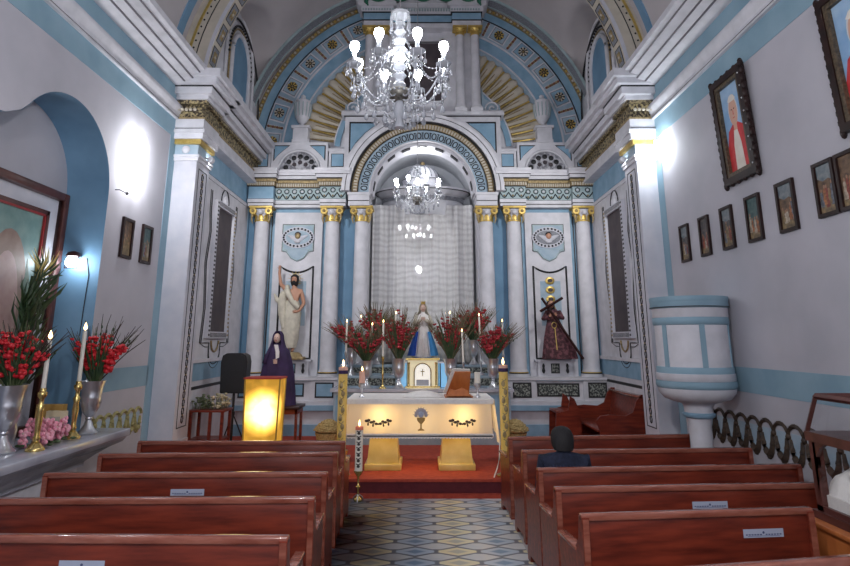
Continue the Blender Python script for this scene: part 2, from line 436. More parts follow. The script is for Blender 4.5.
for (pi,pw,x0,s,nm,pz) in ((PIL,PL,XL,1,'left',0),(PIR,PR,XR,-1,'right',0)):
    m=M()
    m.box(*sorted((x0,pi)),YA,YP,0,5.02,whitew); chainstrip(m,pi,s,YA+.1,YP-.1,.78,4.9)
    for (z0,z1,p,mt) in LAY:
        m.box(*sorted((x0,pi+s*p)),YA-p,YP+p*.6,z0,z1,mt)
    for k in range(5):
        m.ball((x0+s*.05+s*.07*k,YA-.15,5.85),.03,cream,8,4)
    m.ball(((x0+pi)/2,YA-.02,5.19),.07,white,12,6,(1,.5,1))
    m.box(*sorted((pi-s*.02,pi+s*.03)),YA+.04,YP-.04,.0,.6,white)
    m.build('trim_11' if s>0 else 'trim_12', kind='structure')
    m=M(); xo=pw-s*.3
    m.box(*sorted((xo,pw)),YP,15,0,8.9,white)
    m.build('wall_front_'+nm, kind='structure')
    m=M()
    for (z0,z1,p,mt) in LAY[5:]:
        m.box(*sorted((pw,pw+s*(p+.1))),YP+.05,12.72,z0,z1,mt)
    m.box(*sorted((pw,pw+s*.012)),YP,12.9,5.05,5.46,lblue)
    m.box(*sorted((pw,pw+s*.02)),YP+.05,12.9,4.96,5.03,white)
    # lunette window above
    m.tube([(pw+s*.05,11.33+1.5*math.cos(a),7.1+1.55*math.sin(a)) for a in [PI*k/30 for k in range(31)]],.022,black,5)
    for rr,mt,pp,tk in ((.62,white,.03,.05),(.74,dgold,.02,.02),(.98,white,.03,.035)):
        m.tube([(pw+s*pp,11.42+rr*.92,6.5)]+[(pw+s*pp,11.42+rr*.92*math.cos(a),7.75+rr*1.05*math.sin(a)) for a in [PI*k/24 for k in range(25)]]+[(pw+s*pp,11.42-rr*.92,6.5)],tk,mt,6)
    for k in range(26):
        a=PI*k/25; m.ball((pw+s*.03,11.42+.80*.92*math.cos(a),7.75+.80*1.05*math.sin(a)),.028,black,6,4)
    m.prism([(11.42+.57,6.5)]+[(11.42+.57*math.cos(a),7.75+.62*math.sin(a)) for a in [PI*k/20 for k in range(21)]]+[(11.42-.57,6.5)],'x',*sorted((pw,pw+s*.015)),wallb)
    # blue corner band, sill band and plinth
    m.box(*sorted((pw,pw+s*.01)),12.72,12.9,1.3,5.0,lblue)
    m.box(*sorted((pw,pw+s*.012)),YP,12.75,1.42,1.72,lblue); m.box(*sorted((pw,pw+s*.05)),YP,12.75,1.72,1.78,white)
    m.box(*sorted((pw,pw+s*.02)),YP,12.75,1.28,1.33,black); m.box(*sorted((pw,pw+s*.03)),YP,12.75,.95,1.28,white)
    # raised outer field with black line
    y0,y1=10.15,12.3
    m.build('trim_13' if s>0 else 'trim_14', kind='structure')
    # framed dark side window with dentilled white frame and painted lines
    w = thing('side_window', ('tall dark window in white toothed frame on the left sanctuary wall' if s>0 else 'tall dark window in white toothed frame on the right sanctuary wall'), 'window', (pw,11.15,2.2), 'framed windows of the sanctuary')
    ya,yb,za,zb=10.72,11.62,2.25,4.55
    m=M(); m.box(*sorted((pw+s*.001,pw+s*.02)),ya,yb,za,zb,dark); m.build('window_pane',w)
    m=M()
    for (a,b,c,d) in ((ya-.11,ya,za-.12,zb+.12),(yb,yb+.11,za-.12,zb+.12),(ya,yb,za-.12,za),(ya,yb,zb,zb+.12)):
        m.box(*sorted((pw,pw+s*.07)),a,b,c,d,whitew)
    for k in range(32):
        z=za-.1+(k+.5)*(zb-za+.2)/32
        for y in (ya-.055,yb+.055): m.box(*sorted((pw+s*.07,pw+s*.074)),y-.035,y+.035,z-.018,z+.018,dgold if y>yb else black)
    for k in range(14):
        y=ya+(k+.5)*(yb-ya)/14
        for z in (za-.06,zb+.06): m.box(*sorted((pw+s*.07,pw+s*.074)),y-.013,y+.013,z-.04,z+.04,black)
    m.build('frame',w)
    m=M(); X=pw+s*.012
    yc=(ya+yb)/2
    m.tube([(X,yc+.22*math.cos(a),zb+.16+.26*math.sin(a)) for a in [PI*k/12 for k in range(13)]],.012,black,4)
    m.ball((X,yc,zb+.16),.13,white,12,6,(.4,1,1.2))
    for d in (0,.07):
        m.tube([(X-s*.008,ya-.25-d,zb+.25),(X,ya-.25-d,zb-.2),(X,ya-.18-d,zb-.5),(X,ya-.30-d,zb-1.1),(X,ya-.18-d,za+.4),(X,ya-.25-d,za-.2),(X,ya-.05,za-.2-d),(X,yc-.3,za-.2-d),(X,yc-.3,za-.32-d)]+
           [(X,yc+.3*math.cos(a),za-.34-d+.24*math.sin(a)) for a in [PI+PI*k/10 for k in range(11)]]+
           [(X,yc+.3,za-.32-d),(X,yc+.3,za-.2-d),(X,yb+.05,za-.2-d),(X,yb+.25+d,za-.2),(X,yb+.18+d,za+.4),(X,yb+.30+d,zb-1.1),(X,yb+.18+d,zb-.5),(X,yb+.25+d,zb-.2),(X,yb+.25+d,zb+.25)],.007 if d else .010,black,4)
    m.tube([(X,yc+.2*math.cos(a),za-.16+.2*math.sin(a)) for a in [PI+PI*k/10 for k in range(11)]],.02,dgold,4)
    m.build('painted_line_ornament',w)

# end wall in two halves round the niche
NX0,NX1,NZ,NR,NCX = -1.17,1.25,5.28,1.21,.04
def half(s):
    p=[(NCX,0),(NCX+s*4.4,0),(NCX+s*4.4,10.9),(NCX,10.9),(NCX,NZ+NR)]
    p+=[(NCX+s*NR*math.sin(a),NZ+NR*math.cos(a)) for a in [PI/2*k/16 for k in range(1,17)]]
    p+=[(NCX+s*NR,1.2),(NCX,1.2)]
    return p
m=M()
for s in (1,-1): m.prism(half(s),'y',YR,YR+.2,white)
m.build('wall_front', kind='structure')
m=M(); nw=mat('niche_plaster',(.46,.48,.52),(.56,.57,.60),.7,4.); m.box(NCX-NR-.1,NCX-NR,YR+.2,15,1.2,NZ,nw); m.box(NCX+NR,NCX+NR+.1,YR+.2,15,1.2,NZ,nw)
m.arc(NCX,NZ,NR,NR+.1,YR+.2,15,nw,n=30); m.box(NCX-NR,NCX+NR,14.4,15.,1.2,6.6,nw); m.box(NCX-NR,NCX+NR,YR,15.,1.1,1.2,white)
m.build('wall_inner', kind='structure')
# ------------------------------------------------------------------ altarpiece
AP = thing('altarpiece', 'tall white and blue stucco altarpiece with gilded columns filling the end wall', 'altarpiece', (.04,12.9,PZ))
CX=.04
cols=[-3.52,-1.96,-1.31,1.44,2.05,3.58]
YC=12.72
for x in cols:
    m=M(); H0,H1=1.42,4.67
    prof=[(.225,0),(.225,.05),(.20,.055),(.20,.075),(.215,.08),(.215,.105),(.185,.115),(.17,.16)]
    m.lathe([(a,b) for a,b in prof[:3]],(x,YC,H0-.06),white,24); 
    m.lathe([(.20,.05),(.20,.075)],(x,YC,H0-.06),black,24); m.lathe([(.205,.075),(.205,.095)],(x,YC,H0-.06),gold,24)
    m.lathe([(.2,.095),(.185,.115),(.172,.16)]+[(.172-.026*(t**1.6),.16+(H1-H0-.10)*t) for t in [k/8 for k in range(1,9)]],(x,YC,H0-.06),white,28)
    c=m.build('column',AP)
    m=M(); z=H1
    m.lathe([(.15,-.03),(.17,-.02),(.17,.0),(.15,.01)],(x,YC,z),gold,24)
    m.lathe([(.145,0),(.15,.10),(.19,.22),(.20,.24)],(x,YC,z),white,24)
    for k in range(8):
        a=2*PI*k/8; R=Matrix.Translation((x,YC,z))@Matrix.Rotation(a,4,'Z')
        m.loft([[(.15+dx,w*sg,zz) for sg,dx in ((-1,0),(0,.02),(1,0),(0,-.01))] for dx0,w,zz in ((0,.05,.01),(0,.055,.07),(0,.03,.12))for dx in (0,)],gold,xf=R)
        m.ball((.19,0,.13),.03,gold,6,4,xf=R)
    for sx in (-1,1):
        for sy in (-1,):
            m.lathe([(.075,-.05),(.085,-.03),(.085,.03),(.075,.05)],(0,0,0),gold,16,xf=Matrix.Translation((x+sx*.17,YC+sy*.13,z+.20))@Matrix.Rotation(PI/2,4,'X'))
            m.ball((x+sx*.17,YC+sy*.13-.05,z+.20),.035,dgold,8,5)
        m.tube([(x+sx*.19,YC-.14,z+.13),(x+sx*.2,YC-.15,z+.02),(x+sx*.17,YC-.15,z-.08)],[.028,.022,.008],dgold,6)
    m.box(x-.25,x+.25,YC-.22,YC+.28,z+.26,z+.31,gold); m.ball((x,YC-.2,z+.17),.065,white,10,6)
    m.build('capital',c)
    m=M(); m.box(x-.19,x-.17 if 0 else x-.165,YC+.2,YR,1.36,4.97,black); m.build('column_shadow_line',c) if 0 else None

# pedestal course
def panelled(m,x0,x1,yf,z0,z1,kind):
    m.box(x0,x1,yf-.006,yf,z0,z1,black); m.box(x0+.03,x1-.03,yf-.012,yf,z0+.03,z1-.03,kind)
m=M()
for (x0,x1) in ((-3.85,-1.15),(1.21,3.80)):
    m.box(x0,x1,12.42,YR,.90,1.30,white); m.box(x0,x1,12.36,YR,1.30,1.36,white); m.box(x0,x1,12.38,12.42,1.285,1.30,lblue)
    m.box(x0,x1,12.34,YR,.82,.90,white); m.box(x0,x1,12.30,YR,.72,.82,lblue); m.box(x0,x1,12.40,YR,.45,.72,white); m.box(x0,x1,12.36,YR,PZ,.45,lblue)
for x in cols:
    m.box(x-.28,x+.28,12.38,12.44,.90,1.36,white)
    a=relief if x>0 else lblue
    panelled(m,x-.19,x+.19,12.378,.96,1.26,a)
panelled(m,2.36,3.22,12.418,.98,1.24,relief); panelled(m,-3.12,-2.38,12.418,.98,1.24,lblue)
m.box(-1.15,1.21,12.3,YR,PZ,1.1,white)
m.build('plinth',AP)

# bays between the columns: panel with oval medallion, black line frame
for s,(x0,x1) in ((-1,(-3.27,-2.17)),(1,(2.29,3.34))):
    xc=(x0+x1)/2
    b=M(); b.box(x0-.1,x1+.1,12.86,YR,1.36,4.97,lblue); b.box(x0+.02,x1-.02,12.80,12.86,1.36,4.88,white)
    for xx in (x0-.06,x1+.06): b.box(xx-.012,xx+.012,12.845,12.86,1.36,4.9,black)
    pb=b.build('bay_panel',AP)
    m=M()
    m.box(xc-.355,xc+.355,12.788,12.80,4.005,4.615,black); m.box(xc-.34,xc+.34,12.782,12.80,4.02,4.60,sage)
    m.box(xc-.31,xc+.31,12.775,12.786,4.05,4.57,paleb)
    m.prism([(xc-.24,4.04),(xc-.2,3.97),(xc-.12,3.86),(xc,3.81),(xc+.12,3.86),(xc+.2,3.97),(xc+.24,4.04)],'y',12.775,12.80,paleb)
    m.tube([(xc-.34,12.77,4.02),(xc-.24,12.77,4.0),(xc-.14,12.77,3.86),(xc,12.77,3.79),(xc+.14,12.77,3.86),(xc+.24,12.77,4.0),(xc+.34,12.77,4.02)],.014,sage,4)
    m.prism(circle2 := [(xc+.36*math.cos(2*PI*k/32),4.31+.235*math.sin(2*PI*k/32)) for k in range(32)],'y',12.755,12.78,whitew)
    for k in range(24):
        a=2*PI*k/24; m.ball((xc+.315*math.cos(a),12.750,4.31+.195*math.sin(a)),.024,black,6,4)
    m.prism([(xc+.27*math.cos(2*PI*k/28),4.31+.155*math.sin(2*PI*k/28)) for k in range(28)],'y',12.748,12.76,greyb if s>0 else paleb)
    md=m.build('oval_medallion',pb)
    m=M()
    for sg in (-1,1):
        m.loft([[(xc+sg*t*.22+dx,12.742+dy,4.25+t*.10+dz) for dx,dy,dz in ((0,-.01,-.035*w),(0,-.03,0),(0,-.01,.035*w),(0,.01,0))] for t,w in ((0,1.6),(.5,1.5),(1,.4))],whitew)
    m.ball((xc,12.73,4.22),.07,whitew,10,6,(1.1,.5,.7)); m.ball((xc,12.72,4.34),.062,skin if s>0 else dgold,12,8,(1,.7,1.15))
    m.ball((xc,12.735,4.375),.066,hair if s>0 else dark,12,6,(1.05,.7,.9))
    m.build('winged_cherub_head',md)
    # black line frame
    m=M(); zt=3.68; zb=1.72
    pts=[(xc-.36,zb),(xc-.36,zt)]+[(xc-.36+.72*t,zt-.14*math.sin(PI*t)**.8) for t in [k/10 for k in range(1,10)]]+[(xc+.36,zt),(xc+.36,zb)]
    m.tube([(a,12.79,c) for a,c in pts],.02,black,4); m.box(xc-.37,xc+.37,12.775,12.80,zb-.02,zb+.015,black)
    m.build('black_line_frame',pb)
    m=M(); m.box(xc-.22,xc+.22,12.79,12.80,2.4,3.35,paleb)
    if s<0: m.box(xc-.02,xc+.02,12.775,12.79,3.22,3.36,gold); m.box(xc-.1,xc+.1,12.775,12.79,3.29,3.31,gold)
    else:
        for k in range(4): m.lathe([(.07,-.02),(.10,-.01),(.10,.01),(.07,.02)],(0,0,0),gold,16,xf=Matrix.Translation((xc-.01,12.78,3.36-.20*k))@Matrix.Rotation(PI/2,4,'X')@Matrix.Diagonal((1,.8,1,1))); m.prism([(xc-.01+.055*math.cos(q),3.36-.20*k+.04*math.sin(q)) for q in [2*PI*j/12 for j in range(12)]],'y',12.75,12.79,dark)
    m.build('inner_blue_field',pb)
    m=M(); m.box(xc-.36,xc+.36,12.70,12.86,1.36,1.66,white); m.box(xc-.42,xc+.42,12.66,12.86,1.66,1.70,whitew)
    m.box(xc-.09,xc+.09,12.69,12.70,1.42,1.62,black); m.box(xc-.07,xc+.07,12.685,12.70,1.44,1.60,relief if s>0 else lblue)
    for d in (-.25,.25): m.lathe([(.015,0),(.035,.05),(.02,.11),(.03,.15),(.015,.2)],(xc+d,12.68,1.42),black,8)
    m.build('bracket_pedestal',pb)
# blue wall strips between the paired columns
for (x0,x1) in ((-1.80,-1.47),(1.60,1.90),(-3.85,-3.72),(3.74,3.80)):
    m=M(); m.box(x0,x1,12.85,YR,1.36,4.97,wallb); m.build('blue_strip',AP)
m=M()
for (x0,x1) in ((-1.24,-1.17),(1.25,1.32)): m=M(); m.box(x0,x1,12.8,YR,1.36,4.97,whitew); m.build('niche_jamb',AP)

# entablature
def entab(m,x0,x1,f,blue=False):
    m.box(x0,x1,f,YR,4.97,5.03,white); m.box(x0,x1,f-.012,YR,5.03,5.045,black); m.box(x0-.01,x1+.01,f-.02,YR,5.045,5.12,white); m.box(x0,x1,f-.014,YR,5.12,5.13,black)
    m.box(x0,x1,f-.01,YR,5.13,5.40,lblue if blue else sage)
    if not blue:
        n=max(2,int((x1-x0)/.165)); w=(x1-x0)/n
        for i in range(n):
            xx=x0+(i+.5)*w
            m.tube(circle((xx,f-.015,5.325),.05,12,'xz',1,1),.010,black,4,closed=True); m.tube([(xx-w*.5,f-.015,5.27),(xx-.03,f-.02,5.17),(xx,f-.02,5.155),(xx+.03,f-.02,5.17),(xx+w*.5,f-.015,5.27)],.011,black,4)
            m.ball((xx,f-.02,5.20),.022,dgold,6,4)
            m.ball((xx,f-.015,5.325),.026,white,8,4,(1,.4,1))
    m.box(x0-.02,x1+.02,f-.04,YR,5.40,5.42,black); m.box(x0-.03,x1+.03,f-.05,YR,5.42,5.49,dgold)
    n=max(2,int((x1-x0+.06)/.05))
    for i in range(n):
        xx=x0-.03+(i+.5)*(x1-x0+.06)/n; m.box(xx-.015,xx+.015,f-.08,f-.05,5.425,5.495,cream)
    m.box(x0-.06,x1+.06,f-.10,YR,5.50,5.56,dgold); m.box(x0-.07,x1+.07,f-.14,YR,5.56,5.58,black)
    m.box(x0-.08,x1+.08,f-.16,YR,5.58,5.65,white); m.box(x0-.10,x1+.10,f-.19,YR,5.65,5.655,black); m.box(x0-.10,x1+.10,f-.20,YR,5.655,5.72,white); m.box(x0-.11,x1+.11,f-.22,YR,5.72,5.78,white)
for (x0,x1,f,bl) in ((-3.80,-3.25,12.50,True),(-3.25,-2.22,12.66,False),(-2.22,-1.66,12.50,False),(1.74,2.30,12.50,False),(2.30,3.34,12.66,False),(3.34,3.78,12.50,False)):
    m=M(); entab(m,x0,x1,f,bl); m.build('entablature',AP)

for (x0,x1) in ((-1.60,-1.14),(1.22,1.68)):
    m=M(); f=12.50
    m.box(x0,x1,f,YR,4.97,5.08,white); m.box(x0,x1,f-.012,YR,5.08,5.095,black); m.box(x0,x1,f-.02,YR,5.095,5.21,white); m.box(x0-.02,x1+.02,f-.05,YR,5.21,5.27,white); m.build('arch_impost',AP)
# attic over each bay
for s,xc in ((-1,-2.76),(1,2.83)):
    m=M(); f=12.70
    Rr=.46; n=16
    out=[(xc-.64,5.78),(xc-.64,6.50),(xc-.20,6.50),(xc-.20,6.58),(xc+.20,6.58),(xc+.20,6.50),(xc+.64,6.50),(xc+.64,5.78),(xc+Rr,5.78)]+[(xc+Rr*math.cos(a),5.84+Rr*math.sin(a)) for a in [PI*k/n for k in range(1,n)]]+[(xc-Rr,5.78)]
    m.prism(out,'y',f,YR,white)
    m.tube([(xc+Rr*math.cos(a),f-.01,5.84+Rr*math.sin(a)) for a in [PI*k/n for k in range(n+1)]],.03,white,6)
    m.box(xc-.17,xc+.17,f-.03,YR,6.5,6.84,white); m.box(xc-.21,xc+.21,f-.06,YR,6.84,6.90,white)
    for d in (-1,1):
        t=[(xc+d*.59,6.43),(xc+d*.59,6.05),(xc+d*.50,6.18),(xc+d*.34,6.33),(xc+d*.22,6.43)]
        m.prism(t,'y',f-.006,f,black); cx=sum(p[0] for p in t)/5; cz=sum(p[1] for p in t)/5
        m.prism([(cx+(a-cx)*.82,cz+(c-cz)*.82) for a,c in t],'y',f-.012,f,lblue)
    ab=m.build('attic_block',AP)
    m=M(); m.box(xc-.47,xc+.47,12.80,YR,5.78,6.31,greym)
    for k in range(7):
        a=PI*(k+.5)/7; m.ball((xc+.33*math.cos(a),12.795,5.86+.33*math.sin(a)),.06,black,10,5,(1,.3,1))
    for d in (-.13,.0,.13): m.ball((xc+d,12.79,6.0+.05*(d==0)),.05,dark,8,5,(1,.4,1))
    m.build('pierced_lunette',ab)
    for d,xx in ((-1,xc-.86),(1,xc+.86)):
        m=M(); w=.20
        m.box(xx-w,xx+w,12.74,YR,5.78,6.30,white); m.box(xx-w-.03,xx+w+.03,12.71,YR,6.30,6.36,white)
        m.box(xx-.145,xx+.145,12.73,12.74,5.93,6.24,black); m.box(xx-.13,xx+.13,12.725,12.74,5.945,6.225,lblue)
        m.build('attic_side_panel',AP)
    m=M(); z=6.90
    m.lathe([(.12,0),(.12,.03),(.05,.06),(.05,.10),(.10,.13),(.16,.25),(.19,.42),(.20,.56),(.16,.62),(.17,.65),(.10,.68),(.05,.74),(.06,.78),(.01,.82)],(xc,12.82,z),white,20)
    for k in range(14):
        a=2*PI*k/14; m.tube([(xc+.165*math.cos(a),12.82+.165*math.sin(a),z+.25),(xc+.2*math.cos(a),12.82+.2*math.sin(a),z+.42),(xc+.205*math.cos(a),12.82+.205*math.sin(a),z+.57)],.012,sage,4)
    m.build('urn_finial',ab)

# great arch over the niche
f=12.50; CZ=5.28
m=M(); m.arc(CX,CZ,1.60,1.78,f-.18,YR,white,n=56); m.arc(CX,CZ,1.565,1.60,f-.14,YR,black,n=56); m.arc(CX,CZ,1.69,1.703,f-.186,f-.17,black,n=56); m.build('arch_moulding',AP)
m=M(); m.arc(CX,CZ,1.44,1.565,f-.06,YR,dgold,n=56)
for i in range(72):
    a=PI*(i+.5)/72; R=Matrix.Translation((CX,0,CZ))@Matrix.Rotation(-a,4,'Y')
    m.box(1.45,1.53,f-.10,f-.06,-.018,.018,cream,R)
m.build('arch_dentils',AP)
m=M(); m.arc(CX,CZ,1.425,1.44,f-.05,YR,black,n=56); m.arc(CX,CZ,1.19,1.425,f-.02,YR,paleb,n=56)
nn=24
for i in range(nn):
    a=PI*(i+.5)/nn; R=Matrix.Translation((CX,f-.025,CZ))@Matrix.Rotation(-a+PI/2,4,'Y')@Matrix.Translation((0,0,1.30))
    m.tube(circle((0,0,0),.055,12,'xz',.85,1.25),.012,black,4,xf=R,closed=True)
    R2=Matrix.Translation((CX,f-.025,CZ))@Matrix.Rotation(-(PI*i/nn)+PI/2,4,'Y')@Matrix.Translation((0,0,1.30))
    if i: m.box(-.009,.009,-.008,.004,-.07,.07,black,R2); m.box(-.025,.025,-.008,.004,.06,.075,black,R2); m.box(-.025,.025,-.008,.004,-.075,-.06,black,R2)
m.arc(CX,CZ,1.175,1.19,f-.03,YR,white,n=56)
m.build('arch_ring_frieze',AP)
m=M(); m.arc(CX,CZ,1.12,1.175,f+.12,YR+.2,white,n=48)
for i in range(9):
    a=PI*(i+.5)/9; m.arc(CX,CZ,1.10,1.125,f+.15,f+.30,black,a-.09,a+.09,6)
m.build('arch_soffit',AP)
# square field behind the arch
m=M(); R=1.70
for s in (1,-1):
    pts=[(CX+s*1.78,5.78),(CX+s*1.78,7.12),(CX,7.12),(CX,CZ+R)]+[(CX+s*R*math.sin(a),CZ+R*math.cos(a)) for a in [k*.0962 for k in range(1,12)]]
    pts=[p for p in pts if p[1]>=5.78]
    m.prism(pts,'y',12.66,YR,white)
    t=[(CX+s*1.68,6.98),(CX+s*.98,6.98),(CX+s*1.30,6.72),(CX+s*1.54,6.45),(CX+s*1.68,6.22)]
    m.prism(t,'y',12.652,12.66,black); cx=sum(p[0] for p in t)/5; cz=sum(p[1] for p in t)/5
    m.prism([(cx+(a-cx)*.86,cz+(c-cz)*.86) for a,c in t],'y',12.645,12.66,lblue)
m.box(CX-1.86,CX+1.86,12.56,YR,7.12,7.20,white); m.box(CX-1.80,CX+1.80,12.62,YR,7.105,7.12,black)
m.build('spandrel_block',AP)

# lunette: painted and moulded concentric bands
LX,LZ=.05,6.3
cl=(PL,PR)
def ring(m,r0,r1,t,mt,a0=.02,a1=PI-.02,n=64): m.arc(LX,LZ,r0,r1,YR-t,YR,mt,a0,a1,n,clipx=cl)
m=M(); ring(m,3.95,4.04,.10,dgold); ring(m,3.76,3.95,.05,lblue); ring(m,3.74,3.76,.06,black)
for i in range(130):
    a=PI*(i+.5)/130; x=LX+3.99*math.cos(a)
    if PL<x<PR: m.ball((x,YR-.10,LZ+3.99*math.sin(a)),.034,cream if i%2 else gold,6,4)
m.build('lunette_rope_edge',AP)
m=M(); ring(m,3.30,3.74,.04,paleb)
for i in range(15):
    a=math.radians(11.9+11.65*i)
    R=Matrix.Translation((LX,YR-.04,LZ))@Matrix.Rotation(-a+PI/2,4,'Y')@Matrix.Translation((0,0,3.53))
    if abs(math.degrees(a)-90)<18: continue
    m.box(-.22,.22,-.015,0,-.19,.19,white,R); m.box(-.19,.19,-.02,0,-.165,.165,greyb,R)
    m.box(-.172,.172,-.026,0,-.148,.148,lblue if i%2 else paleb,R)
    for k in range(8):
        q=PI/4*k; m.tube([(.045*math.cos(q),-.04,.045*math.sin(q)),(.115*math.cos(q),-.035,.115*math.sin(q))],[.014,.026],(cream if (i%2) else gold),5,xf=R)
    m.ball((0,-.03,0),.125,black,16,4,(1,.12,1),R)
    m.ball((0,-.04,0),.030,dgold,8,4,xf=R)
    R=Matrix.Translation((LX,YR-.04,LZ))@Matrix.Rotation(-a-.1016+PI/2,4,'Y')@Matrix.Translation((0,0,3.53))
    for k in range(7): m.ball((0,-.02,-.16+.053*k),.034,dgold if k%2 else mat('terracotta_paint',(.25,.10,.06)),6,4,xf=R)
    m.box(-.04,-.028,-.02,0,-.2,.2,white,R); m.box(.028,.04,-.02,0,-.2,.2,white,R)
m.build('lunette_rosette_band',AP)
m=M(); ring(m,3.26,3.30,.06,white); ring(m,3.0,3.26,.04,lblue); ring(m,2.97,3.0,.05,white); ring(m,2.86,2.97,.02,paleb)
m.build('lunette_blue_band',AP)
for a0,a1 in ((math.radians(8),math.radians(66)),(math.radians(114),math.radians(172))):
    m=M(); m.arc(LX,LZ,2.08,2.84,YR-.02,YR,dgold,a0,a1,24)
    n=12
    for i in range(n):
        a=a0+(a1-a0)*(i+.5)/n; R=Matrix.Translation((LX,YR-.02,LZ))@Matrix.Rotation(-a+PI/2,4,'Y')
        m.loft([[(w*math.cos(q),-.02-.05*max(0,math.sin(q))*(w/.08),z) for q in [2*PI*k/8 for k in range(8)]] for z,w in ((2.1,.035),(2.35,.062),(2.6,.088),(2.74,.105),(2.82,.10),(2.88,.05))],cream,xf=R)
        m.tube([(0,-.07,2.15),(0,-.10,2.45),(0,-.115,2.6)],[.006,.012,.008],dgold,5,xf=R)
        R=Matrix.Translation((LX,YR-.02,LZ))@Matrix.Rotation(-(a0+(a1-a0)*i/n)+PI/2,4,'Y')
        m.tube([(0,-.04,2.12),(0,-.05,2.82)],[.012,.024],gold,5,xf=R)
    m.build('gilded_fan_shell',AP)
m=M(); ring(m,1.95,2.07,.05,lblue,.1,PI-.1); ring(m,2.07,2.1,.06,white,.1,PI-.1); m.build('lunette_inner_band',AP)

# upper aedicule
m=M(); m.box(CX-1.35,CX-.46,12.80,YR,7.2,9.5,white); m.box(CX+.46,CX+1.35,12.80,YR,7.2,9.5,white); m.box(CX-.46,CX+.46,12.86,YR,9.1,9.5,white); m.box(CX-.46,CX+.46,12.86,YR,7.2,7.55,white)
m.box(CX-.44,CX+.44,12.93,YR-.01,7.55,9.1,dark)
for (a,b,c,d) in ((-.50,-.44,7.5,9.16),(.44,.50,7.5,9.16),(-.5,.5,9.1,9.16),(-.5,.5,7.5,7.56)): m.box(CX+a,CX+b,12.80,12.90,c,d,white)
m.build('upper_window_surround',AP)
for x in (-1.22,-.86,.92,1.28):
    m=M(); m.lathe([(.15,0),(.15,.05),(.12,.07),(.125,.1),(.11,.12),(.105,1.0),(.095,1.86)],(x,12.66,7.28),white,20)
    m.box(x-.14,x+.14,12.52,12.8,7.2,7.28,white)
    c=m.build('upper_column',AP)
    m=M(); m.lathe([(.09,0),(.11,.02),(.10,.05),(.14,.15),(.15,.16)],(x,12.66,9.14),gold,16)
    for k in range(6): 
        a=2*PI*k/6; m.ball((x+.13*math.cos(a),12.66+.13*math.sin(a),9.25),.035,gold,6,4)
    m.box(x-.17,x+.17,12.49,12.83,9.30,9.34,gold); m.build('capital',c)
m=M()
for (z0,z1,p,mt) in ((9.34,9.46,.0,white),(9.46,9.48,.02,black),(9.48,9.66,.0,lblue),(9.66,9.68,.03,black),(9.68,9.80,.05,white),(9.80,9.92,.12,white),(9.92,9.98,.18,white)):
    for (x0,x1,f0) in ((-1.36,-.70,12.5),(.74,1.42,12.5),(-.70,.74,12.62)): m.box(CX*0+x0-p,x1+p,f0-p,YR,z0,z1,mt)
for i in range(44): m.box(-1.38+i*.0635,-1.345+i*.0635,12.42,12.5,9.70,9.74,sage)
m.build('upper_entablature',AP)
for s in (1,-1):
    m=M(); c0=(CX+s*1.62,12.74,7.34)
    sp=[(c0[0]+s*(.02+.016*t)*math.cos(t*1.0),12.72,c0[2]+(.02+.016*t)*math.sin(t)) for t in [k*.5 for k in range(22)]]
    m.tube(sp,.022,white,6); m.box(*sorted((CX+s*1.38,CX+s*1.86)),12.74,YR,7.2,7.30,white); m.prism([(CX+s*1.38,7.3),(CX+s*1.82,7.3),(CX+s*1.80,7.46),(CX+s*1.62,7.53),(CX+s*1.45,7.6),(CX+s*1.38,7.9)],'y',12.80,YR,paleb)
    m.build('scroll_volute',AP)
# garland on top
m=M()
for k in range(5):
    x0=-1.27+.53*k
    for o in (0,.05):
        m.tube([(x0+.53*t,12.34,10.02+o-.11*math.sin(PI*t)) for t in [j/10 for j in range(11)]],[.03+.02*math.sin(PI*j/10) for j in range(11)],garl,6)
    m.ball((x0,12.34,10.04),.06,garl,8,6)
m.ball((1.38,12.34,10.02),.06,garl,8,6)
for q in (-1.27,1.38): m.tube([(q,12.34,10.0),(q-.02,12.32,9.84),(q+.03,12.34,9.76)],[.06,.05,.02],garl,6)
tag(m.build('green_garland'),'green swagged garland along the top of the altarpiece','garland')

# temple inside the niche
T=thing('niche_canopy','ribbed white dome and cornice canopy inside the central niche','canopy',(CX,13.8,1.2)); DZ=.30
m=M(); c=(CX,13.8,DZ)
m.lathe([(.9,4.65),(1.0,4.9),(1.0,4.95),(.96,4.96),(.96,5.12),(1.04,5.14),(1.08,5.22),(1.14,5.24),(1.14,5.30),(.6,5.34)],c,white,48,sy=.6)
for k in range(70):
    a=PI+PI*k/70; m.box(-.012,.012,-.02,0,5.0,5.1,greyb,Matrix.Translation((CX+.965*math.cos(a),13.8+.58*math.sin(a),DZ))@Matrix.Rotation(a+PI/2,4,'Z'))
m.lathe([(1.16,5.235),(1.16,5.25)],c,black,48,sy=.6)
m.build('cornice',T)
m=M(); m.lathe([(.47,5.3),(.47,5.55),(.50,5.56),(.50,5.6),(.47,5.61)],c,white,40,sy=.8); m.lathe([(.505,5.57),(.505,5.585)],c,black,40,sy=.8); m.build('drum',T)
m=M()
m.lathe([(.41*math.cos(t),5.6+.36*math.sin(t)) for t in [PI/2*k/10 for k in range(10)]]+[(.03,5.97)],c,white,36,sy=.8)
for k in range(18):
    a=2*PI*k/18; m.tube([(CX+.42*math.cos(a)*math.cos(t),13.8+.34*math.sin(a)*math.cos(t),DZ+5.6+.37*math.sin(t)) for t in [PI/2*j/8 for j in range(9)]],.017,greyb,4)
m.ball((CX,13.8,DZ+6.02),.06,dgold,10,6)
m.build('dome',T)
for x in (-.98,.98): m=M(); m.lathe([(.1,0),(.1,3.72)],(CX+x,13.75,1.2),white,16); m.build('column',T)

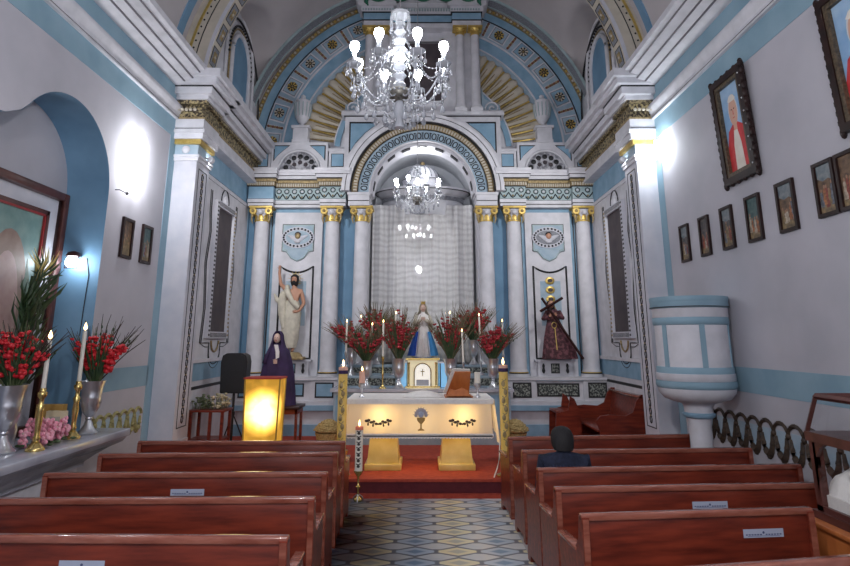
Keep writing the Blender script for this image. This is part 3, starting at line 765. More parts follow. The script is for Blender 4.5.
# lace curtain and glass
curt=bpy.data.materials.new('lace_curtain'); curt.use_nodes=True; nt=curt.node_tree; b=nt.nodes['Principled BSDF']; b.inputs['Roughness'].default_value=.9
tc=N(nt,'ShaderNodeTexCoord'); wv=N(nt,'ShaderNodeTexWave'); wv.bands_direction='Z'; wv.inputs['Scale'].default_value=2.2; wv.inputs['Distortion'].default_value=5.5; wv.inputs['Detail'].default_value=2
nz=N(nt,'ShaderNodeTexVoronoi'); nz.inputs['Scale'].default_value=26.
nt.links.new(tc.outputs['Object'],wv.inputs[0]); nt.links.new(tc.outputs['Object'],nz.inputs[0])
c1=mixc(nt,wv.outputs['Fac'],(.66,.64,.64),(.82,.80,.80)); c2=mixc(nt,nz.outputs['Distance'],(.70,.68,.68),(.88,.86,.86))
mx=mixc(nt,mth(nt,'MULTIPLY',wv.outputs['Fac'],.6),c1,c2); nt.links.new(mx,b.inputs['Base Color'])
vs=[];fs=[];nx=150
for j in range(9):
    z=1.62+(5.17-1.62)*j/8
    for i in range(nx+1):
        t=i/nx; vs.append((-1.12+2.32*t,13.32+.03*math.sin(t*2*PI*9+1.1*math.sin(t*23))+.012*math.sin(t*2*PI*21+.7),z))
for j in range(8):
    for i in range(nx): a=j*(nx+1)+i; fs.append((a,a+1,a+nx+2,a+nx+1))
m=M(); m.add(vs,fs,curt,True); o=m.build('lace_curtain'); 
sd=o.modifiers.new('t','SOLIDIFY'); sd.thickness=.006
tag(o,'white patterned lace curtain hanging across the central niche','curtain')
m=M(); Rg=Matrix.Translation((CX,13.06,1.25))@Matrix.Rotation(math.radians(2.5),4,'X')
m.box(-1.16,1.16,-.004,.004,0,3.95,glass,Rg); o=m.build('niche_glass'); tag(o,'clear glass pane closing the central niche before the curtain','glass')
# ------------------------------------------------------------------ pews
def pew(x0,y0,x1,y1,label,group):
    L=math.hypot(x1-x0,y1-y0); ang=math.atan2(y1-y0,x1-x0)
    t=thing('pew',label,'pew',(0,0,0),group)
    m=M(); m.cham(.03,L-.03,.0,.028,.40,.885,wood,.004); m.box(.03,L-.03,.005,.02,.30,.40,wood)
    bk=m.build('backrest',t)
    m=M(); m.cham(0,L,-.015,.045,.885,.93,woodtop,.008); m.build('top_rail',t)
    m=M(); m.cham(.03,L-.03,.06,.47,.425,.455,wood,.006); m.build('seat',t)
    m=M(); m.box(.03,L-.03,.40,.425,.12,.425,wood); m.build('front_board',t)
    for x in (0,L-.05):
        m=M(); poly=[(-.02,0),(.06,0),(.08,.06),(.38,.06),(.40,0),(.50,0),(.50,.10),(.46,.3),(.48,.46),(.50,.60),(.47,.66),(.36,.66),(.16,.67),(.07,.76),(.05,.91),(-.02,.91)]
        m.prism(poly,'x',x,x+.05,wood); m.box(x+.004,x+.046,-.026,-.02,.02,.90,woodtop)
        m.build('end_panel',t)
        m=M(); m.cham(x-.01,x+.06,.12,.50,.665,.69,woodtop,.006); m.build('armrest',t)
    t.location=(x0,y0,0); t.rotation_euler=(0,0,ang)
    return t
GL='pews left of the aisle'; GR='pews right of the aisle'
for a in ((-3.36,7.40,-.90,7.39,'front pew of the left block, nearest the altar step and the light box'),
          (-3.40,6.60,-.89,6.69,'second pew of the left block counting back from the altar'),
          (-3.40,5.68,-.85,5.72,'middle pew of the left block with a white label on its back'),
          (-3.40,4.80,-.81,4.85,'left pew between the two that carry white labels, its aisle end plain'),
          (-3.40,3.97,-.81,3.93,'nearest left pew, with a white label low on its back')): pew(*a,GL)
for a in ((1.08,7.69,3.46,7.92,'front pew of the right block, in front of the seated person'),
          (1.10,6.81,3.68,6.95,'second right pew, hidden partly by the seated person'),
          (1.09,5.89,3.67,6.07,'right pew on which the person in dark blue sits'),
          (1.09,5.16,3.36,5.31,'right pew with white label just behind the seated person\'s pew'),
          (1.10,4.40,2.80,4.57,'large near right pew ending at the glass case'),
          (1.10,3.36,2.80,3.66,'nearest right pew, only its labelled rail corner showing')): pew(*a,GR)
def label_on(x,z,y,w,h,ang,txt,lab):
    m=M(); R=Matrix.Translation((x,y,z))@Matrix.Rotation(ang,4,'Z')
    m.box(-w/2,w/2,-.002,0,-h/2,h/2,paper,R)
    for i in range(13):
        if i==6: m.ball((0,-.002,.004),h*.16,ink,8,4,(1,.15,1),R); continue
        u=-w*.42+w*.84*i/12; m.box(u-w*.022,u+w*.022,-.003,-.001,-h*.22,-h*.08,ink,R)
    m.box(-w*.4,w*.4,-.003,-.001,-h*.34,-h*.30,ink,R)
    o=m.build('paper_label'); tag(o,lab,'label')
def pewy(x0,y0,x1,y1,x): return y0+(y1-y0)*(x-x0)/(x1-x0)
label_on(-2.10,.765,5.695,.30,.055,.016,'','white strip label on the back of the middle left pew')
label_on(-2.06,.765,3.945,.28,.055,-.016,'','white strip label on the nearest left pew at the bottom edge')
label_on(2.38,.775,5.245-.003,.30,.055,.066,'','white strip label on the right pew behind the seated person')
label_on(2.41,.775,4.527-.003,.30,.055,.1,'','white strip label on the large near right pew')
label_on(2.03,.82,3.520,.28,.05,.175,'','white strip label at the lower right corner of the picture')

# ------------------------------------------------------------------ seated person
def person():
    X,Y=1.41,6.18; zs=.40
    t=thing('person','person with black hair in a dark blue shirt, seated facing the altar','person',(X,Y,0))
    J=[((X,Y,zs+.10),(.15,.12)),((X,Y-.01,zs+.30),(.145,.11)),((X,Y+.0,zs+.54),(.175,.115)),((X,Y+.01,zs+.61),(.09,.08)),((X,Y+.02,zs+.64),(.05,.052)),((X,Y+.03,zs+.68),(.072,.082)),((X,Y+.03,zs+.745),(.075,.09)),((X,Y+.03,zs+.81),(.05,.06)),
       ((X-.21,Y,zs+.56),(.072,.068)),((X-.25,Y+.04,zs+.22),(.045,.045)),((X-.16,Y+.26,zs+.16),(.033,.033)),((X-.08,Y+.34,zs+.15),(.03,.02)),
       ((X+.21,Y,zs+.56),(.072,.068)),((X+.25,Y+.04,zs+.22),(.045,.045)),((X+.16,Y+.26,zs+.16),(.033,.033)),((X+.08,Y+.34,zs+.15),(.03,.02)),
       ((X-.10,Y+.05,zs+.09),(.085,.085)),((X-.11,Y+.42,zs+.08),(.06,.06)),((X-.11,Y+.44,.12),(.045,.045)),((X-.11,Y+.52,.05),(.04,.035)),
       ((X+.10,Y+.05,zs+.09),(.085,.085)),((X+.11,Y+.42,zs+.08),(.06,.06)),((X+.11,Y+.44,.12),(.045,.045)),((X+.11,Y+.52,.05),(.04,.035))]
    E_=[(0,1),(1,2),(2,3),(3,4),(4,5),(5,6),(6,7),(2,8),(8,9),(9,10),(10,11),(2,12),(12,13),(13,14),(14,15),(0,16),(16,17),(17,18),(18,19),(0,20),(20,21),(21,22),(22,23)]
    vs,fs=skin_mesh(J,E_,skin)
    m=M(); trous=mat('dark_trousers',(.02,.02,.025),rough=.8)
    for f in fs:
        c=sum((Vector(vs[i]) for i in f),Vector())/len(f)
        r=Vector((c.x-X,c.y-Y,c.z))
        if c.z>zs+.645 : mt=skin
        elif c.y>Y+.20 and c.z>zs+.13 and abs(r.x)<.22: mt=skin
        elif c.z<zs+.16 and c.y>Y-.2 and not (abs(r.x)>.2 and c.z>zs+.12): mt=trous
        else: mt=navy
        s_=m.idx(mt); m.f.append(tuple(f)); m.mi.append(s_); m.sm.append(True)
    m.v=list(vs)
    for s in (-1,1):
        for k in range(4): m.tube([(X+s*(.085-.018*k),Y+.34,zs+.15),(X+s*(.07-.018*k),Y+.40,zs+.155),(X+s*(.055-.018*k),Y+.43-.006*k,zs+.14)],[.011,.010,.007],skin,6)
        m.tube([(X+s*.10,Y+.31,zs+.165),(X+s*.07,Y+.34,zs+.19)],[.012,.009],skin,6)
        m.ball((X+s*.088,Y+.03,zs+.745),.022,skin,8,6,(.4,.8,1.3)); m.ball((X+s*.03,Y+.118,zs+.76),.012,white,8,6); m.ball((X+s*.03,Y+.127,zs+.76),.006,hair,6,4)
    m.loft([[(X-.008,Y+.11,zs+.765),(X+.008,Y+.11,zs+.765),(X,Y+.118,zs+.765)],[(X-.014,Y+.11,zs+.72),(X+.014,Y+.11,zs+.72),(X,Y+.138,zs+.722)]],skin)
    m.tube([(X-.025,Y+.108,zs+.69),(X,Y+.116,zs+.688),(X+.025,Y+.108,zs+.69)],.005,mat('lips',(.35,.12,.1)),5)
    m.build('body',t)
    m=M()
    rings=[]
    for z,rx,ry,oy in ((.655,.09,.07,-.04),(.69,.108,.098,-.015),(.74,.114,.112,.0),(.79,.112,.112,.01),(.83,.094,.096,.02),(.86,.062,.065,.025),(.872,.02,.02,.03)):
        z-=.015; rings.append([(X+rx*math.cos(a)*(1+.03*math.sin(7*a)),Y+.02+oy+ry*math.sin(a)*(1 if math.sin(a)<0 else (.55 if z<.8 else 1)),zs+z) for a in [2*PI*k/28 for k in range(28)]])
    m.loft(rings,hair); m.build('hair',t)
    m=M(); st=mat('faint_blue_stripe',(.015,.03,.08),rough=.85)
    for k in range(-5,6):
        x=X+k*.032; m.tube([(x,Y-.128+.25*abs(k*.02)**1.2,zs+.42),(x,Y-.112+.3*abs(k*.02)**1.2,zs+.52)],.0035,st,4)
    m.build('shirt_stripes',t)
person()

# ------------------------------------------------------------------ altar table and cloth
AT=thing('altar_table','cream onyx altar table on two flared pedestals on the red platform','altar',(-.0,9.5,PZ))
m=M(); m.cham(-1.02,1.0,9.08,9.98,1.14,1.235,onyx,.012); m.build('tabletop',AT)
for x in (-.56,.53):
    m=M(); z0=PZ
    m.cham(x-.27,x+.27,9.19,9.81,z0,z0+.09,onyx,.01)
    m.loft([[(x+a*w,9.5+b*d,z) for a,b in ((-1,-1),(1,-1),(1,1),(-1,1))] for w,d,z in ((.235,.27,z0+.09),(.215,.25,z0+.3),(.198,.23,z0+.5),(.19,.22,z0+.70),(.19,.22,1.14))],onyx,False)
    m.build('pedestal',AT)
for x in (-.60,.62):
    m=M(); m.cham(x-.14,x+.14,9.12,9.16,1.10,1.135,mat('lamp_warm',(1,.8,.5),emit=(1,.72,.36),es=3.),.005); m.build('under_table_lamp',AT)
clothf=bpy.data.materials.new('thin_cream_cloth'); clothf.use_nodes=True; nt=clothf.node_tree; b=nt.nodes['Principled BSDF']
b.inputs['Base Color'].default_value=(.88,.83,.72,1); b.inputs['Roughness'].default_value=.9
tl=N(nt,'ShaderNodeBsdfTranslucent'); tl.inputs[0].default_value=(.92,.80,.56,1); mx=N(nt,'ShaderNodeMixShader'); mx.inputs[0].default_value=.45
nt.links.new(b.outputs[0],mx.inputs[1]); nt.links.new(tl.outputs[0],mx.inputs[2]); nt.links.new(mx.outputs[0],nt.nodes['Material Output'].inputs[0])
TC=thing('altar_cloth','white altar cloth with lace border hanging over the table front','tablecloth',(0,9.5,1.24))
m=M(); n=60
# top sheet
m.box(-1.09,1.07,9.0,10.02,1.243,1.252,cloth)
vs=[];fs=[]
for j in range(13):
    t=j/12; z=1.245-.47*t
    for i in range(n+1):
        u=i/n; x=-1.06+2.08*u-.02*t*(1-2*u); vs.append((x,9.0-.006-.012*t*math.sin(u*46)-.01*t,z))
for j in range(12):
    for i in range(n): a=j*(n+1)+i; fs.append((a,a+1,a+n+2,a+n+1))
m2=M(); m2.add(vs,fs,clothf,True); o=m2.build('front_drape',TC)
m=m
for s,xs in ((-1,-1.09),(1,1.07)):
    vs=[];fs=[]
    for j in range(11):
        t=j/10
        for i in range(25):
            u=i/24; drop=(.60 if s>0 else .62)+.04*math.sin(u*9); vs.append((xs+s*(.004+.07*t*(1-.5*u)+.015*t*math.sin(u*22)),9.0-.02*t+1.0*u,1.248-drop*t*(1-.25*u)))
    for j in range(10):
        for i in range(24): a=j*25+i; fs.append((a,a+1,a+26,a+25))
    m.add(vs,fs,cloth,True)
m.build('top_sheet',TC)
m=M()          # lace border along the hem with scallops
for (z0,z1) in ((.735,.78),):
    m.box(-1.08,1.05,8.972,8.978,z0,z1,cloth)
k=46
for i in range(k):
    x=-1.07+2.11*(i+.5)/k; m.lathe([(0.001,-.003),(.024,-.003),(.024,.003),(.001,.003)],(0,0,0),cloth,10,xf=Matrix.Translation((x,8.975,.735))@Matrix.Rotation(PI/2,4,'X'))
m.box(-1.085,1.062,8.975,8.982,1.185,1.252,cloth)
for i in range(0):
    x=-1.06+2.1*(i+.5)/30; m.lathe([(0.001,-.003),(.036,-.003),(.036,.003),(.001,.003)],(0,0,0),cloth,10,xf=Matrix.Translation((x,8.988,1.175))@Matrix.Rotation(PI/2,4,'X'))
m.build('lace_border',TC)
m=M(); em=mat('embroidery_dark',(.05,.035,.03)); eg=mat('embroidery_gold',(.42,.26,.08)); es_=mat('embroidery_silver',(.40,.38,.42))
y=8.972
for xc in (-.62,.60):
    m=M(); m.ball((xc,y,.91),.02,em,8,4,(2,.12,.6))
    for s in (-1,1):
        m.tube([(xc+s*.02,y,.90),(xc+s*.10,y,.93),(xc+s*.19,y,.95)],.006,em,5)
        for k in range(5):
            u=.03+.036*k; m.ball((xc+s*u,y,.915+.02*(k%2)+.01*k),.026,em,8,4,(1,.12,.75))
            if k%2: m.ball((xc+s*(u+.01),y,.885+.008*k),.02,em,8,4,(.7,.12,1.2))
    m.build('embroidered_sprig',TC)
m=M()
m.lathe([(.045,0),(.05,.01),(.012,.03),(.010,.09),(.03,.11),(.055,.14),(.062,.18)],(0,0,0),eg,16,sy=.12,xf=Matrix.Translation((0,y,.82)))
for k in range(9):
    a=PI*(k+.5)/9; m.ball((.075*math.cos(a),y,1.02+.085*math.sin(a)),.032,es_,8,4,(.8,.12,1))
    m.tube([(0,y,1.0),(.12*math.cos(a),y,1.02+.13*math.sin(a))],.004,es_,4)
m.ball((0,y,1.05),.045,paper,10,5,(1,.12,1))
m.build('embroidered_chalice',TC)
m=M(); vs=[];fs=[]
for j in range(9):
    for i in range(21):
        u=i/20;v=j/8; vs.append((-.28+.62*u,9.25+.5*v,1.256+.075*(math.sin(PI*u)**.7)*(math.sin(PI*v)**.5)))
for j in range(8):
    for i in range(20): a=j*21+i; fs.append((a,a+1,a+22,a+21))
vs2=[(-.28,9.25,1.2525),(.34,9.25,1.2525),(.34,9.75,1.2525),(-.28,9.75,1.2525)]
m.add(vs,fs,cloth,True); m.add(vs2,[(3,2,1,0)],cloth); o=m.build('folded_white_cloth'); tag(o,'white cloth mounded in the middle of the altar top','cloth')

# book stand
BS=thing('book_stand','orange wooden book stand on the right side of the altar','book stand',(.58,9.45,1.254))
m=M(); m.loft([[(.38,9.46,1.262),(.74,9.46,1.262),(.74,9.49,1.262),(.38,9.49,1.262)],[(.52,9.30,1.62),(.76,9.30,1.62),(.76,9.33,1.63),(.52,9.33,1.63)]],woodor,False)
m.prism([(.38,1.256),(.76,1.256),(.70,1.36),(.62,1.40),(.52,1.36),(.44,1.38)],'y',9.20,9.225,woodor); m.box(.36,.78,9.20,9.60,1.254,1.275,woodor)
m.build('stand_board',BS)
m=M(); m.loft([[(.345,9.50,1.30),(.73,9.50,1.30),(.73,9.53,1.31),(.345,9.53,1.31)],[(.485,9.345,1.665),(.755,9.345,1.655),(.755,9.375,1.665),(.485,9.375,1.675)]],mat('page_white',(.75,.73,.70)),False)
o=m.build('open_book'); tag(o,'open book with white pages leaning on the orange stand','book')

def candle(x,y,z0,h,r,name,label,cat,mtl=wax,lit=True,group=None,fl=.05,lean=0.):
    t=thing(name,label,cat,(x,y,z0),group)
    m=M(); x1=x+lean; m.tube([(x+(x1-x)*k/6,y,z0+h*k/6) for k in range(7)],[r*(1.04-.06*k/6) for k in range(7)],mtl,14); m.build('wax_stick',t)
    m=M(); m.tube([(x1,y,z0+h),(x1,y,z0+h+.012)],.002,black,5); m.build('wick',t)
    if lit:
        m=M(); m.lathe([(.0008,0),(fl*.22,fl*.25),(fl*.24,fl*.4),(fl*.14,fl*.75),(.0008,fl*1.15)],(x1,y,z0+h+.008),flame,10); m.build('flame',t)
    return t
# small glass candle holders on the altar top
for x,lab,hh,lit in ((-.90,'short lit pinkish candle on the left end of the altar',.17,True),(.86,'short white candle on the right end of the altar beside the book stand',.20,False)):
    m=M(); m.lathe([(.045,0),(.045,.01),(.015,.03),(.012,.1),(.02,.13),(.05,.15),(.052,.20),(.04,.205)],(x,9.3,1.254),silver,18); o=m.build('candle_holder'); tag(o,'stemmed silver holder under the '+('left' if x<0 else 'right')+' altar candle','candle holder')
    candle(x,9.3,1.46,hh if lit else .16,.045,'pillar_candle',lab,'candle',mat('pink_wax',(.78,.45,.34)) if lit else wax,lit,fl=.06)

# tall yellow candles by the altar and paschal candle
def bigc(x,y,z0,z1,label,r=.066):
    t=thing('tall_candle',label,'candle',(x,y,z0))
    m=M(); m.lathe([(r,0),(r,z1-z0-.06)],(x,y,z0),waxy,20); m.build('wax_column',t)
    m=M(); m.lathe([(r*1.06,-.02),(r*1.06,.03)],(x,y,z1-.08),purple,20); m.build('purple_band',t)
    m=M(); m.lathe([(r,0),(r,.05),(r*.5,.055)],(x,y,z1-.06),mat('pink_wax',(.78,.45,.34)),20); m.build('candle_top',t)
    m=M()
    for k in range(8):
        z=z0+.1+k*(z1-z0-.25)/8
        m.ball((x+.015*(-1)**k,y-r,z),.028,dgold,8,5,(1,.25,1.5)); m.tube([(x-.03,y-r*.9,z+.06),(x,y-r-.003,z+.04),(x+.03,y-r*.9,z+.07)],.007,dgold,5)
    m.build('wax_relief',t)
    m=M(); m.lathe([(.0008,0),(.016,.02),(.018,.035),(.010,.07),(.0008,.10)],(x,y,z1),flame,12); m.build('flame',t)
    m=M(); m.lathe([(.14,0),(.14,.02),(.04,.05),(.03,.2),(.05,.24),(.09,.3),(.1,.34)],(x,y,PZ),brass,20); o=m.build('candle_stand'); tag(o,('brass floor stand under the yellow candle '+('left' if x<0 else 'right')+' of the altar'),'candle stand')
bigc(-1.135,8.86,.575,1.72,'tall yellow candle with relief standing left of the altar')
bigc(1.20,8.86,.575,1.75,'tall yellow candle with relief standing right of the altar')
t=thing('paschal_candle','thick cream candle with black ornaments before the left altar pedestal','candle',(-.84,8.5,.38))
x,y=-.845,8.5
m=M(); m.lathe([(.052,0),(.052,.55),(.03,.555)],(x,y,.38),wax,18); m.build('wax_column',t)
m=M(); m.lathe([(.054,.52),(.054,.56)],(x,y,.38),mat('red_wax',(.7,.2,.12)),18); m.build('red_top',t)
m=M()
for k in range(7):
    z=.44+.07*k; m.ball((x,y-.05,z),.02,em,8,4,(1.1,.3,1)); m.tube([(x-.03,y-.045,z+.03),(x,y-.054,z+.02),(x+.03,y-.045,z+.035)],.007,em,4)
m.build('black_ornament',t)
m=M(); m.lathe([(.0008,0),(.012,.02),(.014,.03),(.0008,.085)],(x,y,.945),flame,12); m.build('flame',t)
m=M(); m.lathe([(.055,0),(.06,.02),(.06,.03),(.03,.05),(.014,.08),(.014,.16),(.03,.18),(.014,.2),(.014,.30),(.06,.36),(.065,.38)],(x,y,0),brass,18)
for k in range(3):
    a=2*PI*k/3-PI/2; m.tube([(x,y,.09),(x+.06*math.cos(a),y+.06*math.sin(a),.05),(x+.085*math.cos(a),y+.085*math.sin(a),.0)],.008,silver,6)
o=m.build('candle_stand'); tag(o,'small brass stand with silver feet under the cream paschal candle','candle stand')
m=M(); m.tube([(1.11,8.78,.70),(1.10,8.76,.5),(1.06,8.74,.36),(1.01,8.72,.245)],.009,wax,6); o=m.build('cord'); tag(o,'thin white cord slanting down from the right yellow candle','cord')

# ------------------------------------------------------------------ old altar, tabernacle, Mary
OA=thing('high_altar','pale blue stepped high altar with relief borders behind the table','altar',(0,11.9,PZ))
m=M(); m.box(-1.62,1.66,11.35,12.3,PZ,1.16,paleb); m.box(-1.68,1.72,11.28,12.3,1.16,1.215,marble); m.box(-1.58,1.62,11.34,11.35,.5,1.1,lblue); m.build('altar_body',OA)
for (y0,z0,z1) in ((11.72,1.215,1.43),(12.02,1.43,1.62)):
    for (x0,x1) in ((-1.60,-.46),(.52,1.64)):
        m=M(); m.box(x0,x1,y0,12.3,z0,z1-.035,paleb); m.box(x0-.01,x1+.01,y0-.03,12.3,z1-.035,z1,paleb); m.box(x0+.03,x1-.03,y0-.008,y0,z0+.03,z1-.05,relief); m.build('gradine_step',OA)
TB=thing('tabernacle','small lit cream tabernacle with arched door beneath the veiled statue','tabernacle',(.03,11.8,1.215))
litc=mat('lit_cream',(.8,.7,.45),emit=(1,.85,.55),es=.35); litb=mat('lit_blue_glass',(.3,.6,.85),emit=(.25,.6,1),es=.4)
m=M(); m.box(-.26,.32,11.70,12.1,1.215,1.72,litc); m.box(-.30,.36,11.66,12.12,1.72,1.76,brass); m.box(-.30,.36,11.66,12.12,1.215,1.24,brass); m.build('casing',TB)
m=M(); ym=11.69; m.prism([(-.13,1.24),(.19,1.24),(.19,1.50)]+[(.03+.16*math.cos(a),1.50+.16*math.sin(a)) for a in [PI*k/14 for k in range(15)]]+[(-.13,1.5)],'y',ym,11.70,mat('lit_white',(.9,.85,.75),emit=(1,.95,.85),es=.5)); d_=m.build('door',TB)
m=M(); m.tube([(-.13,ym,1.24),(-.13,ym,1.5)]+[(.03-.16*math.cos(a),ym,1.50+.16*math.sin(a)) for a in [PI*k/14 for k in range(15)]]+[(.19,ym,1.24)],.012,dgold,6); m.box(-.09,.15,11.675,11.69,1.25,1.36,marble); m.tube([(.03,11.685,1.42),(.03,11.685,1.56)],.008,dgold,5); m.tube([(-.01,11.685,1.51),(.07,11.685,1.51)],.008,dgold,5); m.build('door_relief',d_)
for x in (-.235,.29): 
    m=M(); m.lathe([(.025,0),(.018,.04),(.018,.4),(.028,.44)],(x,11.68,1.24),brass,12); m.build('colonnette',TB)
for x0,x1 in ((-.44,-.28),(.34,.50)):
    m=M(); m.box(x0,x1,11.74,11.78,1.22,1.66,litb); m.box(x0-.01,x1+.01,11.735,11.79,1.66,1.69,silver); m.tube([(x0+.03,11.72,1.22),(x0+.03,11.72,1.66)],.012,black,6); m.build('side_glass',TB)

def oval(cx,cy,z,rx,ry,n=28,wob=0,fr=9,ph=0): return [(cx+rx*math.cos(a)*(1+wob*math.sin(fr*a+ph)),cy+ry*math.sin(a)*(1+wob*math.sin(fr*a+ph)),z) for a in [2*PI*k/n for k in range(n)]]
def face(m,x,y,z,r,mt,hm,beard=False,tilt=0):
    # head facing -y with eyes, nose, mouth
    m.ball((x,y,z),r,mt,16,12,(.82,.92,1.12))
    m.loft([[(x-r*.1,y-r*.84,z+r*.1),(x+r*.1,y-r*.84,z+r*.1),(x,y-r*.92,z+r*.1)],[(x-r*.16,y-r*.84,z-r*.25),(x+r*.16,y-r*.84,z-r*.25),(x,y-r*1.12,z-r*.22)]],mt)
    for s in (-1,1): m.ball((x+s*r*.3,y-r*.80,z+r*.12),r*.1,hm,6,4); m.ball((x+s*r*.8,y,z),r*.16,mt,6,4,(.5,.8,1.3))
    m.tube([(x-r*.2,y-r*.82,z-r*.48),(x+r*.2,y-r*.82,z-r*.48)],r*.05,red,5)
def hand(m,p,d,s,mt,k=1.):
    # small open hand: palm and five fingers along direction d
    p=Vector(p); d=Vector(d).normalized(); sd=d.cross(Vector((0,1,0))).normalized() if abs(d.y)<.9 else Vector((1,0,0))
    m.tube([p,p+d*.05*k],[.022*k,.026*k],mt,8)
    for i,(o,l) in enumerate(((-.021,.038),(-.007,.046),(.007,.043),(.021,.032))): m.tube([p+d*.045*k+sd*o*k,p+d*(.045+l)*k+sd*o*1.3*k+Vector((0,-.012*k,0))],[.0075*k,.005*k],mt,5)
    m.tube([p+d*.012*k+sd*s*.02*k,p+d*.045*k+sd*s*.045*k],[.009*k,.006*k],mt,5)

MR=thing('madonna_statue','statue of a veiled woman in white gown and bright blue mantle on the tabernacle','statue',(.04,11.86,1.76))
x,y=.04,11.88
m=M(); m.loft([oval(x,y,z,rx,ry,36,w,11) for z,rx,ry,w in ((1.78,.20,.15,.10),(1.95,.17,.13,.11),(2.2,.125,.10,.09),(2.38,.10,.08,.04),(2.50,.13,.085,.03),(2.58,.11,.07,.0),(2.62,.04,.04,0),(2.66,.035,.035,0))],cloth)
for s in (-1,1):
    m.tube([(x+s*.12,y,2.55),(x+s*.17,y-.04,2.42),(x+s*.08,y-.13,2.46),(x+s*.01,y-.15,2.50)],[.045,.045,.035,.02],robe,10)
    hand(m,(x+s*.03,y-.15,2.48),(-s*.2,-.2,1),s,skinp,.8)
face(m,x,y-.02,2.72,.068,skinp,hair)
m.build('body',MR)
m=M()
rr=[]
for z,rx,ry in ((2.82,.02,.02),(2.80,.065,.07),(2.74,.085,.085),(2.66,.095,.085),(2.58,.15,.10),(2.45,.185,.12),(2.30,.19,.13),(2.18,.17,.12)):
    rr.append([(x+rx*math.cos(a),y+.02+ry*math.sin(a),z) for a in [PI*(-.16)+PI*1.32*k/24 for k in range(25)]])
vs=[p for r in rr for p in r]; fs=[(j*25+i,j*25+i+1,(j+1)*25+i+1,(j+1)*25+i) for j in range(len(rr)-1) for i in range(24)]
m.add(vs,fs,robe,True); o=m.build('veil',MR); sd=o.modifiers.new('t','SOLIDIFY'); sd.thickness=.01
for s,mt,nm in ((-1,bluecl,'blue'),(1,skyb,'sky')):
    m=M(); rr=[]
    for z,ri,ro in ((2.26,.10,.15),(2.12,.12,.21),(1.95,.14,.27),(1.80,.15,.31)):
        rr.append([(x+s*ri,y-.10,z),(x+s*(ri+ro)/2,y-.12+.02*math.sin(z*30),z),(x+s*ro,y-.03,z),(x+s*ro*.9,y+.08,z),(x+s*ri,y+.11,z),(x+s*ri*.8,y,z)])
    m.loft(rr,mt); m.build('mantle',MR)
m=M(); m.lathe([(.04,0),(.045,.02),(.04,.04),(.05,.05)],(x,y-.0,2.80),gold,14)
for k in range(7): a=2*PI*k/7; m.tube([(x+.045*math.cos(a),y+.045*math.sin(a),2.84),(x+.04*math.cos(a),y+.04*math.sin(a),2.87)],[.008,.003],gold,5)
m.build('crown',MR)
m=M(); m.lathe([(.22,0),(.20,.02)],(x,y,1.76),silver,24); m.build('base',MR)

# ------------------------------------------------------------------ vases, bouquets, candlesticks of the high altar
def vase(x,y,z,h,r,label,group=None,mt=silver):
    t=thing('flower_vase',label,'vase',(x,y,z),group)
    m=M(); m.lathe([(r*.78,0),(r*.80,.01),(r*.6,.03*h/.5),(r*.35,h*.16),(r*.22,h*.25)],(x,y,z),mt,28); m.build('foot',t)
    m=M(); m.lathe([(r*.22,h*.25),(r*.30,h*.28),(r*.24,h*.31),(r*.55,h*.40),(r*.74,h*.52),(r*.78,h*.66),(r*.80,h*.70),(r*.78,h*.72),(r*.86,h*.88),(r*1.0,h*1.0),(r*.93,h*1.0),(r*.78,h*.88),(r*.6,h*.5),(.01,h*.42)],(x,y,z),mt,28)
    for k in range(14):
        a=2*PI*k/14; m.tube([(x+r*.58*math.cos(a),y+r*.58*math.sin(a),z+h*.42),(x+r*.80*math.cos(a),y+r*.80*math.sin(a),z+h*.6)],.004,mt,4)
    m.build('bowl',t)
    return t
def blossom(m,p,r,mt,R):
    for k in range(5):
        a=2*PI*k/5+R.random()*1.2; c=(p[0]+r*.55*math.cos(a),p[1]+r*.55*math.sin(a),p[2]+r*.25*R.uniform(-1,1))
        m.ball(c,r*.85,mt,6,4,(R.uniform(.4,1),R.uniform(.4,1),R.uniform(.35,.9)))
